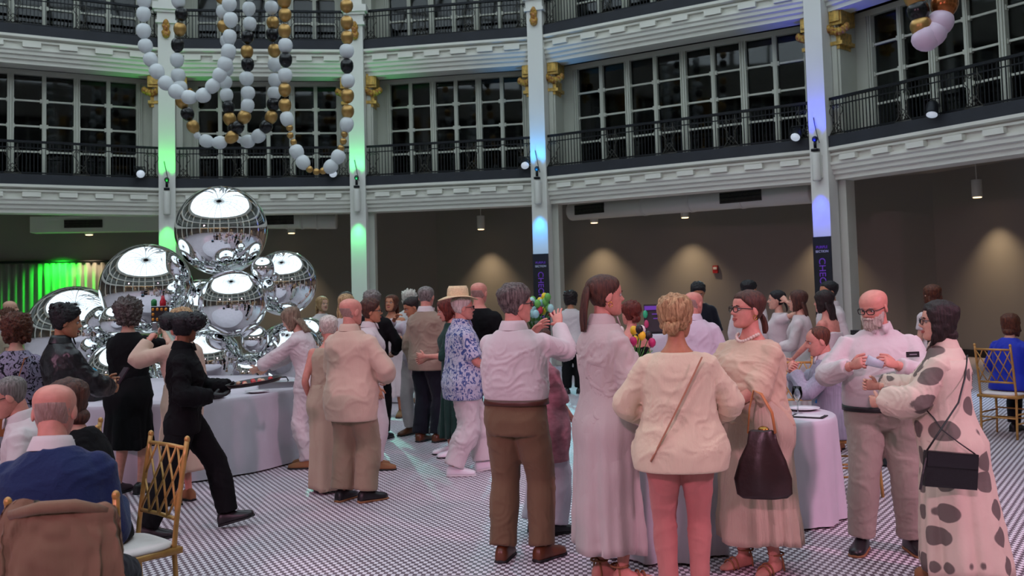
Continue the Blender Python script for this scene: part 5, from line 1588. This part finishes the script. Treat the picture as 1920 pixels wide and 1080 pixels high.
# ------------------------------------------------------------------ ducts, curtain, wall fittings
def duct_round(a, b_, r, label, grilles):
    a, b_ = np.array(a), np.array(b_); L = np.linalg.norm(b_ - a); d = (b_ - a) / L
    t = empty('air_duct', tuple(a), math.atan2(d[1], d[0]), label, 'duct')
    tl = math.asin(d[2])
    MB().tube([(0, 0, 0), (.03, 0, 0), (L - .03, 0, L * tl), (L, 0, L * tl)], [r * .96, r, r, r * .96], 28).build('pipe', WHITEP, t, True)
    for x in (L * .35, L * .55, L * .75):
        MB().tube([(x - .03, 0, x * tl), (x + .03, 0, x * tl)], r + .012, 28).build('collar', WHITEP, t, True)
    for x, w in grilles:
        g = MB().box((x, -r - .005, x * tl + .01), (w, .03, .24)).build('grille', IRONP, t)
        for q in range(3): MB().box((x, -r - .025, x * tl - .07 + .08 * q), (w - .02, .02, .014)).build('louvre', IRON, g)
    for x in (.4, L - .4):
        MB().tube([(x, 0, r), (x, 0, 4.15 - a[2])], .012, 6).build('hanger', IRON, t)
    return t


duct_round((5.04, 15.46, 3.66), (9.87, 11.18, 3.58), .23, 'white round air duct between the cyan and blue columns', [(.75, .9), (4.9, 1.0)])
duct_round((-2.9, 15.55, 3.66), (-.95, 15.62, 3.60), .20, 'short white round air duct left of the mint column', [(.5, .8)])
dl = empty('box_duct', (-8.33, 14.92, 3.66), math.atan2(.58, 2.94), 'white box air duct above the green curtain', 'duct')
MB().box((1.5, 0, 0), (3.2, .5, .40)).build('casing', WHITEP, dl); g = MB().box((1.15, -.26, 0), (.9, .03, .20)).build('grille', IRONP, dl)
for q in range(3): MB().box((1.15, -.28, -.06 + .06 * q), (.88, .02, .012)).build('louvre', IRON, g)
for x in (.3, 2.8): MB().tube([(x, 0, .2), (x, 0, .49)], .012, 6).build('hanger', IRON, dl)

# green lit curtain
a0, a1 = np.array([-10.6, 14.6]), np.array([-6.6, 16.15])
n_ = 160; t = np.linspace(0, 1, n_); dv = (a1 - a0); nv = np.array([dv[1], -dv[0]]) / np.linalg.norm(dv)
rows = []
for z in np.linspace(.02, 2.72, 8):
    wv = (.055 * np.sin(t * 2 * pi * 26 + .8 * np.sin(t * 20)) + .02 * np.sin(t * 2 * pi * 61)) * (1 if z < 2.6 else .7)
    P = a0 + np.outer(t, dv) + np.outer(wv, nv)
    rows.append(np.concatenate([np.column_stack([P, np.full(n_, z)]), np.column_stack([P - nv * .012, np.full(n_, z)])[::-1]]))
o = MB().loft(rows).build('curtain', cloth('grey drape', '#8a8a86', bump=.1), None, True)
tag(o, 'pleated grey drape washed in green light', 'curtain')
rd = empty('curtain_rail', (0, 0, 0), 0, 'dark rail holding the green lit drape', 'rail')
MB().tube([(*a0, 2.76), (*a1, 2.76)], .03, 8).build('bar', IRON, rd)
for e in (a0, a1): MB().tube([(*e, 0), (*e, 2.76)], .025, 8).build('post', IRON, rd)
cm = (a0 + a1) / 2 + nv * .75 + np.array([.55, .2])
fx = empty('stage_light', (*cm, 0), 0, 'small floor light washing the drape green', 'light')
MB().lathe([(.08, 0), (.09, .02), (.09, .14), (.08, .16)], 16).build('can', BLACK, fx, True)
lamp('curtain_wash', 'SPOT', (*(cm - nv * .32), 3.05), 480, (.02, 1, .04), (*(cm - nv * .70), .8), .1, 120, 1.0)

# alarm box, dome camera
p = wall_point(rad(61.0), .03)
al = empty('alarm_box', (*p, 2.11), rad(61.0 - 90), 'small red fire alarm box on the taupe wall', 'alarm')
MB().box((0, 0, 0), (.13, .06, .19)).build('case', M('red plastic', '#a01818', .4), al); MB().box((0, -.035, .03), (.09, .02, .06)).build('lens', M('white strobe', '#c9c2c0', .3), al)
dc = empty('dome_camera', (8.25, 16.2, 3.62), 0, 'white dome camera hanging below the round duct', 'camera')
MB().ell((0, 0, -.12), (.14, .14, .14), 18, 10).build('dome', WHITEP, dc, True); MB().lathe([(.13, -.08), (.13, .02), (.03, .05), (.03, .53)], 18).build('mount', WHITEP, dc, True)

# spot lamps clamped to the gallery railing, they wash the floor in colour
RAILS = [(14, .90, 'green column', (.55, 1, .72), None), (15, .86, 'mint column', (.35, 1, .80), (2.0, 6.0, 0)), (0, .92, 'cyan column', (.30, .90, 1), (4.4, 6.2, 0)), (1, .93, 'blue column', (.35, .85, 1), (6.2, 5.2, 0)), (2, .40, 'bare wall', (.45, .70, 1), (9.5, 5.5, 0))]
for b, f_, nm, col, tgt in RAILS:
    FRM, L = bay_frame(b)
    wpos = FRM @ Vector((L * f_, -.22, H1 + .34))
    hd = empty('rail_spotlight', wpos, 0, 'black spotlight on the gallery railing beside the ' + nm if nm != 'bare wall' else 'black spotlight on the railing nearest the picture edge', 'light', 'railing spotlights')
    tg = Vector(tgt or (0, 4, 0))
    q = (tg - wpos).to_track_quat('-Z', 'Y').to_matrix().to_4x4()
    hd.matrix_world = Matrix.Translation(wpos) @ q
    MB().lathe([(.10, -.14), (.105, -.12), (.10, .06), (.06, .12), (.02, .13)], 20).build('housing', IRON, hd, True)
    MB().lathe([(.088, -.150), (.088, -.135)], 20).build('lens', M('lamp lens glow', (.9, .95, 1), .2, emit=(.75, .85, 1, .35)), hd, True)
    MB().tube([(-.12, 0, 0), (-.12, .08, .12), (.12, .08, .12), (.12, 0, 0)], .012, 6).build('yoke', IRON, hd)
    if tgt:
        lamp('rail_wash', 'SPOT', wpos + (tg - wpos).normalized() * .22, 900, col, tg, .1, 42, 1.0)
for b, f_, tgt in ((7, .5, (4.8, -2.4, .8)), (9, .5, (2.0, -1.5, .8)), (5, .5, (6.5, -2.0, .8))):
    FRM, L = bay_frame(b)
    wpos = FRM @ Vector((L * f_, -.30, H1 + 1.1))
    lamp('rail_wash', 'SPOT', wpos, 1500, (1, .48, .70), tgt, .25, 48, 1.0)

# festoon of warm bulbs under the gallery opposite the view, seen in the mirror balls
fs = empty('festoon_lights', (0, 0, 0), 0, 'string of warm bulbs under the gallery behind the viewer', 'light')
fa = np.linspace(rad(-135), rad(-45), 40)
MB().tube(np.stack([(R0 + .9) * np.cos(fa), (R0 + .9) * np.sin(fa), 3.45 + .06 * np.cos(fa * 60)], 1), .008, 5).build('cable', IRON, fs)
bme_ = MB().ell((0, 0, -.09), (.06, .06, .08), 10, 8).mesh('bulb', True)
for a in fa[::2]:
    link('bulb', bme_, M('warm bulb', (1, .8, .5), .4, emit=(1, .55, .18, 14)), fs, Matrix.Translation(((R0 + .9) * cos(a), (R0 + .9) * sin(a), 3.45)))

bake()
